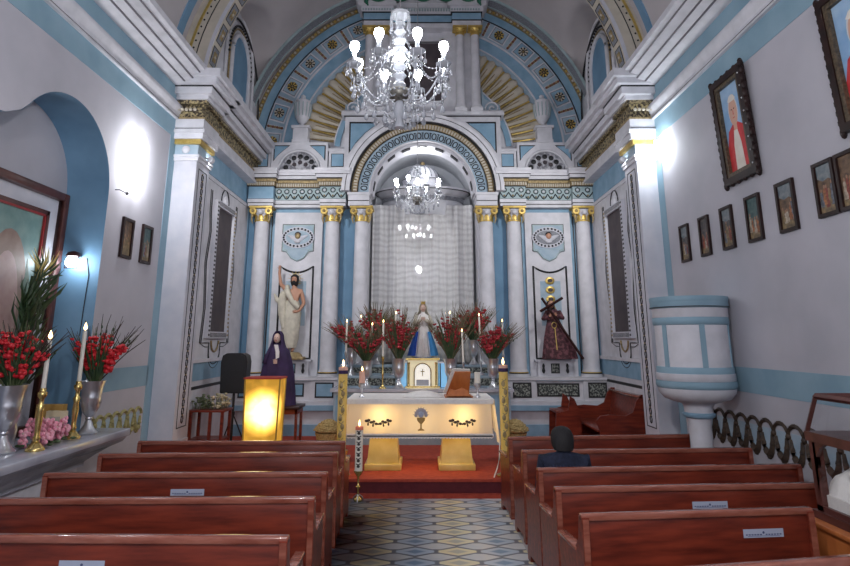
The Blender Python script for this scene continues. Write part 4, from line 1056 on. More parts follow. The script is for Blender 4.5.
def bouquet(x,y,z,sp,ht,n,seed,label,mt,group=None,lean=0.,nt_=None,ys=.6,tw=None):
    tw=tw or (twig if mt is red else dtwig)
    R=random.Random(seed); t=thing('gladiolus_bouquet',label,'flowers',(x,y,z),group)
    st=M(); bl=M(); lf=M()
    for i in range(n):
        u=(i+.5)/n*2-1; u+=R.uniform(-.12,.12); vv=R.uniform(-1,1)*ys; L=ht*(R.uniform(.75,1.05)-.28*abs(u))
        tip=Vector((x+lean*L+u*sp,y+vv*sp*.6,z+L)); base=Vector((x+u*.02,y+vv*.02,z-.12*0-.10))
        mid=(base+tip)/2+Vector((-u*.12*sp,0,.04))
        pts=[base,(base+mid)/2+Vector((0,0,.01)),mid,(mid+tip)/2,tip]
        st.tube(pts,[.007,.006,.005,.004,.002],stemg,4)
        k0=R.uniform(.32,.48)
        flowers=R.random()<.72
        for k in range(9):
            f=k0+.055*k
            if f>.93: break
            q=base.lerp(mid,f*2) if f<.5 else mid.lerp(tip,(f-.5)*2)
            if flowers and R.random()<.8: blossom(bl,(q.x+R.uniform(-.035,.035),q.y-.02,q.z+R.uniform(-.01,.01)),.036*(1.25-f*.6)*(sp/.3)**.4*R.uniform(.7,1.25),mt,R)
            elif k%2==0: lf.ball((q.x+R.uniform(-.01,.01),q.y,q.z),.012,green,5,3,(1,1,2))
    for i in range(int(n*(1.1 if mt is red else 1.9))):
        u=R.uniform(-1,1); L=ht*R.uniform(.85,1.12); p0=Vector((x+u*.02,y,z-.05)); p1=Vector((x+lean*L+u*sp*1.2,y+R.uniform(-.5,.5)*sp*ys,z+L*(1-.3*abs(u))))
        mids=[p0.lerp(p1,k/5)+Vector((R.uniform(-.02,.02),0,R.uniform(-.01,.01)+.05*math.sin(PI*k/5))) for k in range(1,5)]
        st.tube([p0]+mids+[p1],[.009,.008,.007,.006,.005,.003],tw,4)
        st.tube([mids[2],mids[2]+Vector((R.uniform(-.09,.09),0,.11))],[.006,.002],tw,4)
    for i in range(int(n*1.6)):
        u=R.uniform(-1,1); L=ht*R.uniform(.4,.75); p0=Vector((x+u*.03,y,z-.06)); p1=Vector((x+u*sp*.75,y+R.uniform(-.6,.3)*sp,z+L)); w=.014
        c=p0.lerp(p1,.5)+Vector((0,0,.03)); sd=Vector((w,0,0))
        lf.loft([[p0-sd*.4,p0+Vector((0,-.004,0)),p0+sd*.4,p0+Vector((0,.004,0))],[c-sd,c+Vector((0,-.006,0)),c+sd,c+Vector((0,.002,0))],[p1-sd*.1,p1+Vector((0,-.002,0)),p1+sd*.1,p1+Vector((0,.002,0))]],green)
    st.build('stems',t); bl.build('blossoms',t); lf.build('leaves',t); return t
VG='silver vases on the high altar'; FG='red gladiolus bouquets on the high altar'
vs_=[(-1.36,11.86,1.432,.52,.12,'leftmost'),(-1.03,11.5,1.217,.50,.125,'second from the left, low in front'),(-.90,12.14,1.622,.48,.12,'raised on the left upper step'),(-.42,11.5,1.217,.54,.14,'just left of the tabernacle'),
     (.56,11.5,1.217,.54,.14,'just right of the tabernacle'),(1.06,12.14,1.622,.48,.12,'raised on the right upper step'),(1.36,11.5,1.217,.54,.13,'rightmost')]
bq=[(.38,.60,20,-.3),(.42,.66,24,-.1),(.40,.78,22,0),(.42,1.0,28,-.03),(.42,1.0,28,.03),(.46,.78,24,.0),(.46,.72,24,.25)]
for i,((x,y,z,h,r,w),(sp,ht,n,ln)) in enumerate(zip(vs_,bq)):
    vase(x,y,z,h,r,'silver altar vase, '+w+' of those holding red flowers',VG)
    bouquet(x,y,z+h,sp,ht,n,20+i,'red gladiolus bouquet in the silver vase '+w,dred,FG,ln)
cs=[(-1.44,11.6,.67,.54,'leftmost','plain',0),(-1.02,11.90,.45,.50,'second from left','leaning',.05),(-.72,11.42,.58,.62,'on the tall brass stick left of the tabernacle','',0),(-.55,11.9,.55,.62,'beside the left large bouquet','leaning',.05),
    (.60,11.9,.55,.62,'tall, just right of the statue','',-.02),(.80,11.42,.48,.55,'above the book stand','',-.02),(1.18,11.9,.55,.58,'third from right','',-.02),(1.58,11.6,.62,.60,'rightmost','',0),(-1.22,12.15,.5,.42,'faint, farthest back on the left','',0),(1.24,12.15,.5,.42,'faint, farthest back on the right','',0)]
for x,y,hs,hc,w,_,ln in cs:
    z=1.217 if y<11.7 else (1.432 if y<12.05 else 1.622)
    t=thing('candlestick','altar candlestick, the one '+w,'candlestick',(x,y,z),'candlesticks on the high altar')
    mt=brass if w.startswith('on the tall') else silver
    m=M(); m.lathe([(.07,0),(.07,.015),(.03,.04)],(x,y,z),mt,16); m.build('base',t)
    m=M(); m.lathe([(.03,.04),(.012,.07),(.014,hs*.4),(.026,hs*.45),(.012,hs*.5),(.014,hs*.85),(.03,hs*.93),(.03,hs)],(x,y,z),mt,14); m.build('stem',t)
    candle(x,y,z+hs+.001,hc,.019,'taper_candle','lit white taper on the high altar, '+w,'candle',wax,True,'white tapers on the high altar',.05,ln)
# ------------------------------------------------------------------ statues and things before the altarpiece
def statue_body(J,E_,mt,sub=2): return skin_mesh(J,E_,mt,0,sub)
# risen Christ-type figure on the left bracket
x,y,z=-2.74,12.60,1.84; S=1.0
t=thing('saint_statue','statue of a bearded man in ivory robe raising one arm in the left niche','statue',(x,y,1.70))
m=M(); m.cham(x-.30,x+.30,y-.14,y+.16,1.70,1.76,dgold,.01); m.loft([oval(x,y,1.76,.27,.14),oval(x,y,1.80,.24,.13,28,.05),oval(x,y,1.85,.18,.12,28,.05)],dgold); m.build('gilt_base',t)
J=[((x+.0,y,z+.82),.10),((x+.01,y,z+1.0),.10),((x+.02,y,z+1.2),.125),((x+.02,y,z+1.33),.06),((x+.03,y-.01,z+1.42),.045),((x+.03,y-.02,z+1.50),.05),
   ((x-.13,y,z+1.30),.055),((x-.26,y-.03,z+1.42),.042),((x-.30,y-.05,z+1.68),.03),((x-.29,y-.06,z+1.76),.022),
   ((x+.18,y,z+1.28),.055),((x+.25,y+.0,z+1.02),.042),((x+.17,y-.10,z+.86),.03),((x+.12,y-.13,z+.84),.022),
   ((x-.06,y,z+.75),.075),((x-.07,y+.01,z+.42),.05),((x-.06,y,z+.06),.04),((x-.07,y-.08,z+.03),.03),
   ((x+.06,y,z+.75),.075),((x+.05,y+.0,z+.42),.05),((x+.05,y+.02,z+.08),.04),((x+.05,y-.06,z+.03),.03)]
E_=[(0,1),(1,2),(2,3),(3,4),(4,5),(2,6),(6,7),(7,8),(8,9),(2,10),(10,11),(11,12),(12,13),(0,14),(14,15),(15,16),(16,17),(0,18),(18,19),(19,20),(20,21)]
vs,fs=statue_body(J,E_,skin); m=M(); m.add(vs,fs,skin,True)
face(m,x+.03,y-.02,z+1.53,.085,skin,hair); hand(m,(x-.29,y-.06,z+1.74),(0,-.1,1),1,skin); hand(m,(x+.13,y-.13,z+.84),(-1,-.2,0),-1,skin)
m.build('body',t)
m=M(); m.loft([oval(x+.03,y+.0,z+a,b,c,20) for a,b,c in ((1.38,.06,.05),(1.45,.085,.065),(1.53,.09,.085),(1.60,.085,.085),(1.64,.03,.03))],hair)
m.ball((x+.03,y-.085,z+1.455),.04,hair,10,6,(1,.6,1.1)); m.build('hair_and_beard',t)
m=M(); 
m.loft([[(p[0],p[1],p[2]) for p in oval(x+dx,y,z+a,b,c,32,w,8,a*7)] for a,b,c,w,dx in ((.10,.15,.12,.10,-.04),(.3,.18,.14,.12,-.03),(.55,.19,.15,.10,-.01),(.8,.19,.15,.07,0),(.98,.165,.13,.05,0),(1.08,.14,.11,.02,-.01))],robe)
m.tube([(x+.15,y-.10,z+.92),(x+.02,y-.15,z+1.05),(x-.08,y-.14,z+1.25),(x-.11,y-.04,z+1.36),(x-.12,y+.08,z+1.25)],[.05,.055,.06,.055,.05],robe,10)
m.tube([(x-.12,y-.03,z+1.3),(x-.18,y-.03,z+1.22),(x-.20,y-.04,z+1.05),(x-.19,y-.05,z+.8),(x-.14,y-.08,z+.5)],[.06,.09,.10,.09,.04],robe,10)
m.tube([(x-.17,y-.06,z+.95),(x-.32,y-.06,z+1.10),(x-.38,y-.06,z+1.22)],[.03,.05,.015],robe,8)
m.build('draped_robe',t)
m=M(); 
for k in range(12): a=2*PI*k/12; m.tube([(x+.03+.09*math.cos(a),y+.07,z+1.56+.09*math.sin(a)),(x+.03+.17*math.cos(a),y+.07,z+1.56+.17*math.sin(a))],[.006,.003],gold,4)
m.tube(circle((x+.03,y+.07,z+1.56),.10,20),.006,gold,5,closed=True); m.build('halo',t)

# robed figure bending under a cross, right bracket
x,y,z=2.80,12.55,1.70
t=thing('nazarene_statue','statue in a wide maroon velvet robe bowed under a cross in the right niche','statue',(x,y,z))
m=M(); m.loft([oval(x+dx,y,z+a,b,c,36,w,9) for a,b,c,w,dx in ((.02,.36,.16,.07,.10),(.2,.32,.15,.09,.09),(.45,.25,.13,.09,.05),(.68,.17,.11,.07,.01),(.80,.13,.10,.03,-.01),(.95,.15,.10,.02,-.02),(1.03,.10,.07,0,-.03),(1.07,.05,.05,0,-.04))],maroon)
m.tube([(x-.13,y-.02,z+.98),(x-.22,y-.08,z+.84),(x-.12,y-.15,z+.86)],[.06,.06,.045],maroon,10)
m.tube([(x+.10,y-.02,z+.98),(x+.15,y-.09,z+.86),(x+.02,y-.15,z+.88)],[.06,.06,.045],maroon,10)
hand(m,(x-.11,y-.16,z+.87),(.2,-.1,1),1,skin,.8); hand(m,(x+.01,y-.16,z+.89),(-.2,-.1,1),-1,skin,.8)
face(m,x-.06,y-.07,z+1.13,.075,skin,hair); m.build('body',t)
m=M(); m.loft([oval(x-.06,y-.02,z+a,b,c,20) for a,b,c in ((.96,.07,.04),(1.04,.085,.06),(1.13,.085,.075),(1.19,.075,.075),(1.22,.02,.02))],hair); m.build('hair',t)
m=M(); m.tube(circle((x-.03,y-.135,z+.70),.05,14,'xz',1,1.2),.009,gold,5,closed=True); m.tube([(x-.02,y-.15,z+.64),(x,y-.17,z+.2)],.01,gold,5); m.build('cord',t)
t=thing('cross','dark wooden cross slanting over the shoulder of the maroon robed statue','cross',(x,y-.1,z))
m=M(); a=Vector((x-.27,y-.17,z+1.26)); b=Vector((x+.52,y-.19,z+.02)); m.tube([a,b],.028,wooddk,4,False); m.build('upright_beam',t)
m=M(); m.tube([(x-.32,y-.20,z+.98),(x+.16,y-.20,z+1.26)],.028,wooddk,4,False); m.build('cross_beam',t)
t=thing('cross','','cross',(0,0,0)) if 0 else None

# dark veiled figure on a small table
tb=thing('side_table','reddish wooden table carrying the dark veiled figure left of the altar','table',(-2.47,10.65,PZ))
m=M(); m.cham(-2.90,-2.06,10.40,10.95,.95,1.0,wooddk,.006); m.build('tabletop',tb)
m=M(); m.box(-2.86,-2.10,10.44,10.91,.87,.95,wood); m.build('apron',tb)
for a in (-2.86,-2.14):
    for b in (10.44,10.87): m=M(); m.cham(a,a+.045,b,b+.045,PZ,.95,wood,.005); m.build('leg',tb)
x,y,z=-2.52,10.67,1.0
t=thing('mourning_statue','statue of a pale faced woman wrapped in a dark purple mantle behind the glowing box','statue',(x,y,z))
m=M(); m.loft([oval(x+dx,y,z+a,b,c,40,w,9,a*3) for a,b,c,w,dx in ((.0,.33,.22,.05,0),(.25,.31,.21,.06,0),(.5,.285,.19,.06,0),(.75,.24,.16,.04,0),(.92,.19,.13,.02,0),(1.0,.12,.10,0,-.02),(1.05,.05,.05,0,-.03))],purple); m.build('mantle',t)
m=M(); face(m,x-.03,y-.045,z+1.13,.075,skinp,hair)
m.prism([(x-.04,z+1.02),(x+.02,z+1.02),(x+.05,z+.90),(x+.05,z+.80),(x+.0,z+.78),(x-.01,z+.9)],'y',y-.19,y-.15,cloth)
hand(m,(x+.01,y-.19,z+.70),(-.1,-.1,1),1,skinp,.9); hand(m,(x-.02,y-.19,z+.70),(.1,-.1,1),-1,skinp,.9); m.build('face_and_hands',t)
m=M(); rr=[]
for a,rx,ry in ((1.26,.02,.02),(1.25,.06,.07),(1.19,.095,.10),(1.1,.11,.10),(1.0,.14,.12),(.85,.21,.15),(.7,.26,.17)):
    rr.append([(x-.02+rx*math.cos(q),y+ry*math.sin(q),z+a) for q in [-PI*.30+PI*1.6*k/24 for k in range(25)]])
m.add([p for r in rr for p in r],[(j*25+i,j*25+i+1,(j+1)*25+i+1,(j+1)*25+i) for j in range(len(rr)-1) for i in range(24)],purple,True); o=m.build('veil',t); sd=o.modifiers.new('t','SOLIDIFY'); sd.thickness=.012

# glowing box
gm=bpy.data.materials.new('backlit_yellow_panel'); gm.use_nodes=True; nt=gm.node_tree; b=nt.nodes['Principled BSDF']; b.inputs['Roughness'].default_value=.6
tc=N(nt,'ShaderNodeTexCoord'); nz=N(nt,'ShaderNodeTexNoise'); nz.inputs['Scale'].default_value=5.5; nz.inputs['Detail'].default_value=3
vr=N(nt,'ShaderNodeTexVoronoi'); vr.inputs['Scale'].default_value=5.; vr.distance='CHEBYCHEV'
gr=N(nt,'ShaderNodeVectorMath',operation='DISTANCE'); nt.links.new(tc.outputs['Object'],gr.inputs[0]); gr.inputs[1].default_value=(.02,-.2,.78)
nt.links.new(tc.outputs['Object'],nz.inputs[0]); nt.links.new(tc.outputs['Object'],vr.inputs[0])
g1=mth(nt,'SUBTRACT',1.,mth(nt,'MULTIPLY',gr.outputs['Value'],2.6)); g1=mth(nt,'MAXIMUM',g1,0.)
g1=mth(nt,'MULTIPLY',g1,mth(nt,'ADD',nz.outputs[0],.35)); g1=mth(nt,'ADD',g1,mth(nt,'MULTIPLY',vr.outputs['Distance'],.12)); 
rp=N(nt,'ShaderNodeValToRGB'); e=rp.color_ramp.elements; e[0].position=0; e[0].color=(.42,.20,.015,1); e[1].position=.75; e[1].color=(1,.85,.42,1); k_=e.new(.25); k_.color=(.80,.45,.06,1)
nt.links.new(g1,rp.inputs[0]); nt.links.new(rp.outputs[0],b.inputs['Base Color']); nt.links.new(rp.outputs[0],b.inputs['Emission Color']); nt.links.new(mth(nt,'ADD',.55,mth(nt,'MULTIPLY',g1,4.2)),b.inputs['Emission Strength'])
x0,x1,y0,y1=-2.76,-2.21,9.55,9.95
t=thing('light_box','tall glowing yellow box with a red rim left of the altar','light box',(-2.485,9.75,PZ))
m=M(); m.loft([[(x0+d,y0,z),(x1-d,y0,z),(x1-d,y1,z),(x0+d,y1,z)] for d,z in ((.03,PZ),(.0,1.50))],gm,False); m.build('glowing_panel',t)
m=M()
for (a,b_) in ((x0,y0),(x1,y0),(x0,y1),(x1,y1)): m.tube([(a+(.03 if a==x0 else -.03),b_,PZ),(a,b_,1.5)],.014,mat('amber_frame',(.45,.28,.05),rough=.5),4,False)
m.build('corner_frame',t)
m=M(); m.box(x0-.02,x1+.02,y0-.02,y1+.02,1.50,1.525,mat('red_rim',(.45,.05,.03))); m.build('top_rim',t)

# loudspeaker and stand
t=thing('speaker_stand','black tripod stand under the loudspeaker','speaker stand',(-3.30,10.8,PZ))
m=M(); m.tube([(-3.30,10.8,PZ+.12),(-3.30,10.8,1.18)],.022,plastic,10); m.build('pole',t)
for k in range(3):
    a=2*PI*k/3+.5; m=M(); m.tube([(-3.30,10.8,.85),(-3.30+.27*math.cos(a),10.8+.27*math.sin(a),PZ+.012)],.012,plastic,6); m.build('leg',t)
m=M(); m.lathe([(.035,0),(.04,.03),(.035,.06)],(-3.30,10.8,.82),plastic,12); m.build('collar',t)
t=thing('loudspeaker','black loudspeaker with rounded top on its stand left of the altar','loudspeaker',(-3.30,10.8,1.18))
m=M(); pr=[(-.21,1.24),(-.20,1.22),(.20,1.22),(.21,1.24),(.225,1.75),(.20,1.86),(.13,1.90),(-.13,1.90),(-.20,1.86),(-.225,1.75)]
pr=[(a*1.03,b-.03) for a,b in pr]; m.prism([(a-3.30,b) for a,b in pr],'y',10.68,10.95,plastic); m.build('cabinet',t)
m=M(); m.prism([(a*.9-3.30,1.54+(b-1.54)*.93) for a,b in pr],'y',10.665,10.68,grille)
m.box(-3.46,-3.14,10.66,10.668,1.56,1.58,plastic); m.build('grille',t)

# flower table at the left wall
t=thing('flower_table','small reddish wooden table by the left wall beside the loudspeaker','table',(-3.50,10.2,PZ))
m=M(); m.cham(-3.80,-3.20,10.02,10.5,.95,.985,wood,.005); m.build('tabletop',t)
m=M(); m.box(-3.77,-3.23,10.05,10.47,.50,.53,wood); m.build('shelf',t)
for a in (-3.78,-3.265,-3.46): m=M(); m.box(a,a+.045,10.04,10.085,PZ,.95,wood); m.build('leg',t)
for a in (-3.78,-3.265): m=M(); m.box(a,a+.045,10.44,10.48,PZ,.95,wood); m.build('leg',t)
dry=mat('dried_cream_flowers',(.42,.36,.22),(.62,.56,.40),.8,20.)
R=random.Random(5)
for nm,xa,xb,mt,lb in (('dried_flowers',-3.47,-3.24,dry,'cream dried flower cluster on the right half of the small wooden table'),('leafy_arrangement',-3.76,-3.50,mat('olive_leaves',(.06,.09,.05),(.22,.24,.14),.8,20.),'olive green leafy arrangement on the left half of the small wooden table')):
    m=M()
    for k in range(46):
        p=(R.uniform(xa,xb),R.uniform(10.08,10.4),1.02+R.random()**1.3*.20); m.ball(p,R.uniform(.018,.038),mt,6,4,(1,1,R.uniform(.4,1)))
        m.tube([(p[0],p[1],.988),p],.004,stemg,3)
    o=m.build(nm); tag(o,lb,'flowers')
# baskets of golden straw
for x,w in ((-1.50,'left'),(1.50,'right')):
    t=thing('straw_basket','golden straw basket on the platform to the %s of the altar'%w,'basket',(x,9.95,PZ))
    st=mat('golden_straw',(.22,.15,.05),(.62,.46,.20),.8,40.)
    m=M(); m.lathe([(.11,0),(.15,.25),(.20,.42),(.18,.42),(.12,.05)],(x,9.95,PZ),st,20)
    for k in range(7): m.tube([(x+.158*math.cos(a)*(0.8+.04*k),9.95+.158*math.sin(a)*(.8+.04*k),PZ+.06*k+.02) for a in [2*PI*j/24 for j in range(24)]],.012,st,5,closed=True)
    m.build('woven_body',t)
    m=M()
    for k in range(26):
        q=.06+.0065*k; m.tube([(x+q*math.cos(a+k),9.95+q*math.sin(a+k),PZ+.43+.17*(1-(q/.24)**2)+.02*math.sin(a*2+k)) for a in [PI*j/5 for j in range(7)]],[.012,.018,.02,.02,.02,.018,.01],st,5)
    m.build('straw_bundle',t)

# bench at the right sanctuary wall
t=thing('side_bench','varnished wooden bench with curved ends by the right sanctuary wall','bench',(3.3,11.1,PZ))
m=M(); m.cham(2.95,3.72,10.35,11.9,.60,.635,wood,.006); m.build('seat',t)
m=M(); m.loft([[(3.62,10.35,.62),(3.65,10.35,.62),(3.65,11.9,.62),(3.62,11.9,.62)],[(3.72,10.35,1.14),(3.75,10.35,1.14),(3.75,11.9,1.14),(3.72,11.9,1.14)]],wood,False); m.build('backrest',t)
for y in (10.30,11.88):
    m=M(); m.prism([(2.93,PZ),(3.05,PZ),(3.12,.30),(3.60,.30),(3.66,PZ),(3.78,PZ),(3.78,1.20),(3.70,1.20),(3.62,1.10),(3.55,.92),(3.42,.86),(3.15,.88),(3.0,.86),(2.92,.78),(2.98,.62)],'y',y,y+.05,wood); m.build('end_panel',t)
m=M(); m.cham(3.66,3.78,10.30,11.93,1.14,1.18,woodtop,.005); m.build('top_rail',t)
# short bench facing left nearer the altar
t=thing('side_bench','short low wooden kneeling bench beside the long bench on the right','bench',(2.72,11.5,PZ))
m=M(); m.cham(2.45,2.88,11.2,11.75,.80,.84,wood,.006); m.build('top_board',t)
m=M(); m.prism([(2.42,PZ),(2.90,PZ),(2.90,.80),(2.80,1.05),(2.72,1.10),(2.68,.86),(2.45,.8)],'y',11.18,11.21,wood); m.build('end_panel',t)
m=M(); m.prism([(2.42,PZ),(2.90,PZ),(2.90,.80),(2.80,1.05),(2.72,1.10),(2.68,.86),(2.45,.8)],'y',11.74,11.77,wood); m.build('end_panel',t)

# ------------------------------------------------------------------ pulpit
t=thing('pulpit','round white pulpit with pale blue ribs on a column at the right wall','pulpit',(3.42,7.58,0))
c=(3.42,7.58,0)
m=M()
m.lathe([(.43,1.72),(.43,2.36),(.435,2.36)],c,white,64); m.build('drum',t)
m=M(); m.lathe([(.43,2.36),(.445,2.38),(.445,2.48),(.455,2.50)],c,white,64)
m.lathe([(.45,2.485),(.465,2.50),(.455,2.56),(.46,2.57),(.465,2.60),(.463,2.625),(.44,2.63),(.40,2.62)],c,dadob,64); m.lathe([(.46,2.495),(.468,2.495),(.468,2.505),(.46,2.505)],c,black,64); m.build('rim',t)
m=M()
for k in range(6):
    a=-PI/2-.43+math.radians(17+60*k)
    m.loft([[(c[0]+r*math.cos(a+d),c[1]+r*math.sin(a+d),z) for d,r in ((-.07,.425),(-.07,.442),(.07,.442),(.07,.425))] for z in (1.76,2.33)],dadob,False)
m.lathe([(.431,2.28),(.446,2.29),(.446,2.37),(.431,2.38)],c,dadob,64); m.lathe([(.431,1.70),(.447,1.70),(.447,1.77),(.431,1.78)],c,dadob,64)
m.build('blue_ribs',t)
m=M(); m.lathe([(.43,1.71),(.455,1.70),(.455,1.62),(.44,1.61)],c,white,64); m.lathe([(.44,1.615),(.462,1.61),(.468,1.56),(.455,1.53),(.44,1.52)],c,dadob,64)
m.lathe([(.45,1.525),(.44,1.47),(.38,1.40),(.27,1.36),(.19,1.34),(.165,1.30),(.165,1.22)],c,white,64); m.build('bowl',t)
m=M(); m.lathe([(.16,1.24),(.19,1.22),(.185,1.19),(.15,1.17)],c,lblue,32); m.lathe([(.145,1.18),(.13,1.15),(.13,.25),(.17,.22),(.17,0)],c,white,32); m.build('column',t)

# ------------------------------------------------------------------ glass reliquary case on a table at the right
t=thing('case_table','orange brown wooden table under the glass case','table',(3.4,4.1,0))
m=M(); m.cham(2.94,3.86,3.25,4.98,.74,.775,woodor,.006); m.build('tabletop',t)
m=M(); m.prism([(3.28,.30),(4.95,.30),(4.95,.74),(3.28,.74)] ,'x',2.97,3.0,woodor); m.prism([(3.4,.36),(4.1,.36),(3.95,.55),(3.75,.62),(3.55,.55)],'x',2.955,2.97,wood); m.prism([(4.2,.36),(4.85,.36),(4.7,.55),(4.52,.62),(4.35,.55)],'x',2.955,2.97,wood); m.build('carved_front',t)
for a in (2.97,3.77):
    for b in (3.28,4.88): m=M(); m.cham(a,a+.08,b,b+.08,0,.74,woodor,.006); m.build('leg',t)
t=thing('glass_case','dark wooden reliquary case with sloping glass top at the right edge','display case',(3.4,4.1,.776))
X0,X1,Y0,Y1=3.05,3.82,3.35,4.90
m=M()
m.box(X0-.03,X1+.03,Y0-.03,Y1+.03,.776,.83,casew); m.box(X0-.015,X1+.015,Y0-.015,Y1+.015,1.33,1.40,casew)
for a in (X0,X1-.06):
    for b in (Y0,Y1-.07): m.box(a,a+.06,b,b+.07,.83,1.33,casew)
m.box(X0,X0+.03,3.35,4.90,.83,.87,casew); m.box(X0,X0+.03,4.05,4.25,.83,1.33,casew)
for yc in (3.7,4.54):       # curved spandrels of the side openings
    for s in (-1,1):
        m.prism([(yc+s*.32,1.33),(yc+s*.16,1.33),(yc+s*.24,1.29),(yc+s*.29,1.22),(yc+s*.29,1.14),(yc+s*.25,1.09),(yc+s*.29,1.04),(yc+s*.31,.98),(yc+s*.32,.86)],'x',X0,X0+.03,casew)
m.build('wooden_body',t)
m=M(); e=[(X0,Y0,1.40),(X1,Y0,1.40),(X1,Y1,1.40),(X0,Y1,1.40)]; u=[(X0+.04,Y0+.10,1.67),(X1-.04,Y0+.10,1.67),(X1-.04,Y1-.10,1.67),(X0+.04,Y1-.10,1.67)]
for i in range(4): m.tube([e[i],u[i]],.02,casew,4,False); m.tube([u[i],u[(i+1)%4]],.024,casew,4,False)
m.build('top_frame',t)
m=M(); m.add(e+u,[(0,1,5,4),(1,2,6,5),(2,3,7,6),(3,0,4,7),(4,5,6,7)],glass); m.build('glass_top',t)
m=M(); m.box(X0+.012,X0+.016,Y0+.07,Y1-.07,.86,1.33,glass); m.build('side_glass',t)
m=M(); m.box(X0+.04,X1-.05,Y0+.05,Y1-.02,.835,.95,cloth); 
vs=[];fs=[]
for j in range(25):
    for i in range(13):
        a=X0+.05+(X1-X0-.10)*i/12; b=Y0+.08+(Y1-Y0-.12)*j/24; vs.append((a,b,.93+.24*math.sin(PI*i/12)**.35*(.75+.25*math.sin(j*.9))+.02*math.sin(j*1.7+i)))
for j in range(24):
    for i in range(12): q=j*13+i; fs.append((q,q+1,q+14,q+13))
m.add(vs,fs,cloth,True)
m.cham(3.18,3.62,4.42,4.72,1.0,1.13,cloth,.04); m.build('white_bedding') if 0 else None
o=m.build('white_bedding'); tag(o,'folded white sheets lying inside the glass case','cloth')
t=thing('recumbent_statue','small reclining statue under white sheet inside the glass case','statue',(3.4,4.5,1.14))
m=M(); face(m,0,0,0,.09,skinp,hair); 
for i,v in enumerate(m.v): m.v[i]=tuple(Matrix.Translation((3.4,4.55,1.20))@Matrix.Rotation(-PI/2,4,'X')@Vector(v))
m.build('head',t)
m=M(); m.ball((3.4,4.60,1.19),.098,hair,14,8,(1,.8,.7)); m.build('hair',t)
m=M(); m.loft([[(3.4+a*math.cos(q),yy,1.12+b*math.sin(q)) for q in [2*PI*k/18 for k in range(18)]] for yy,a,b in ((4.44,.05,.05),(4.38,.17,.08),(4.1,.16,.09),(3.8,.13,.08),(3.5,.08,.07))],robe); m.build('shroud',t)

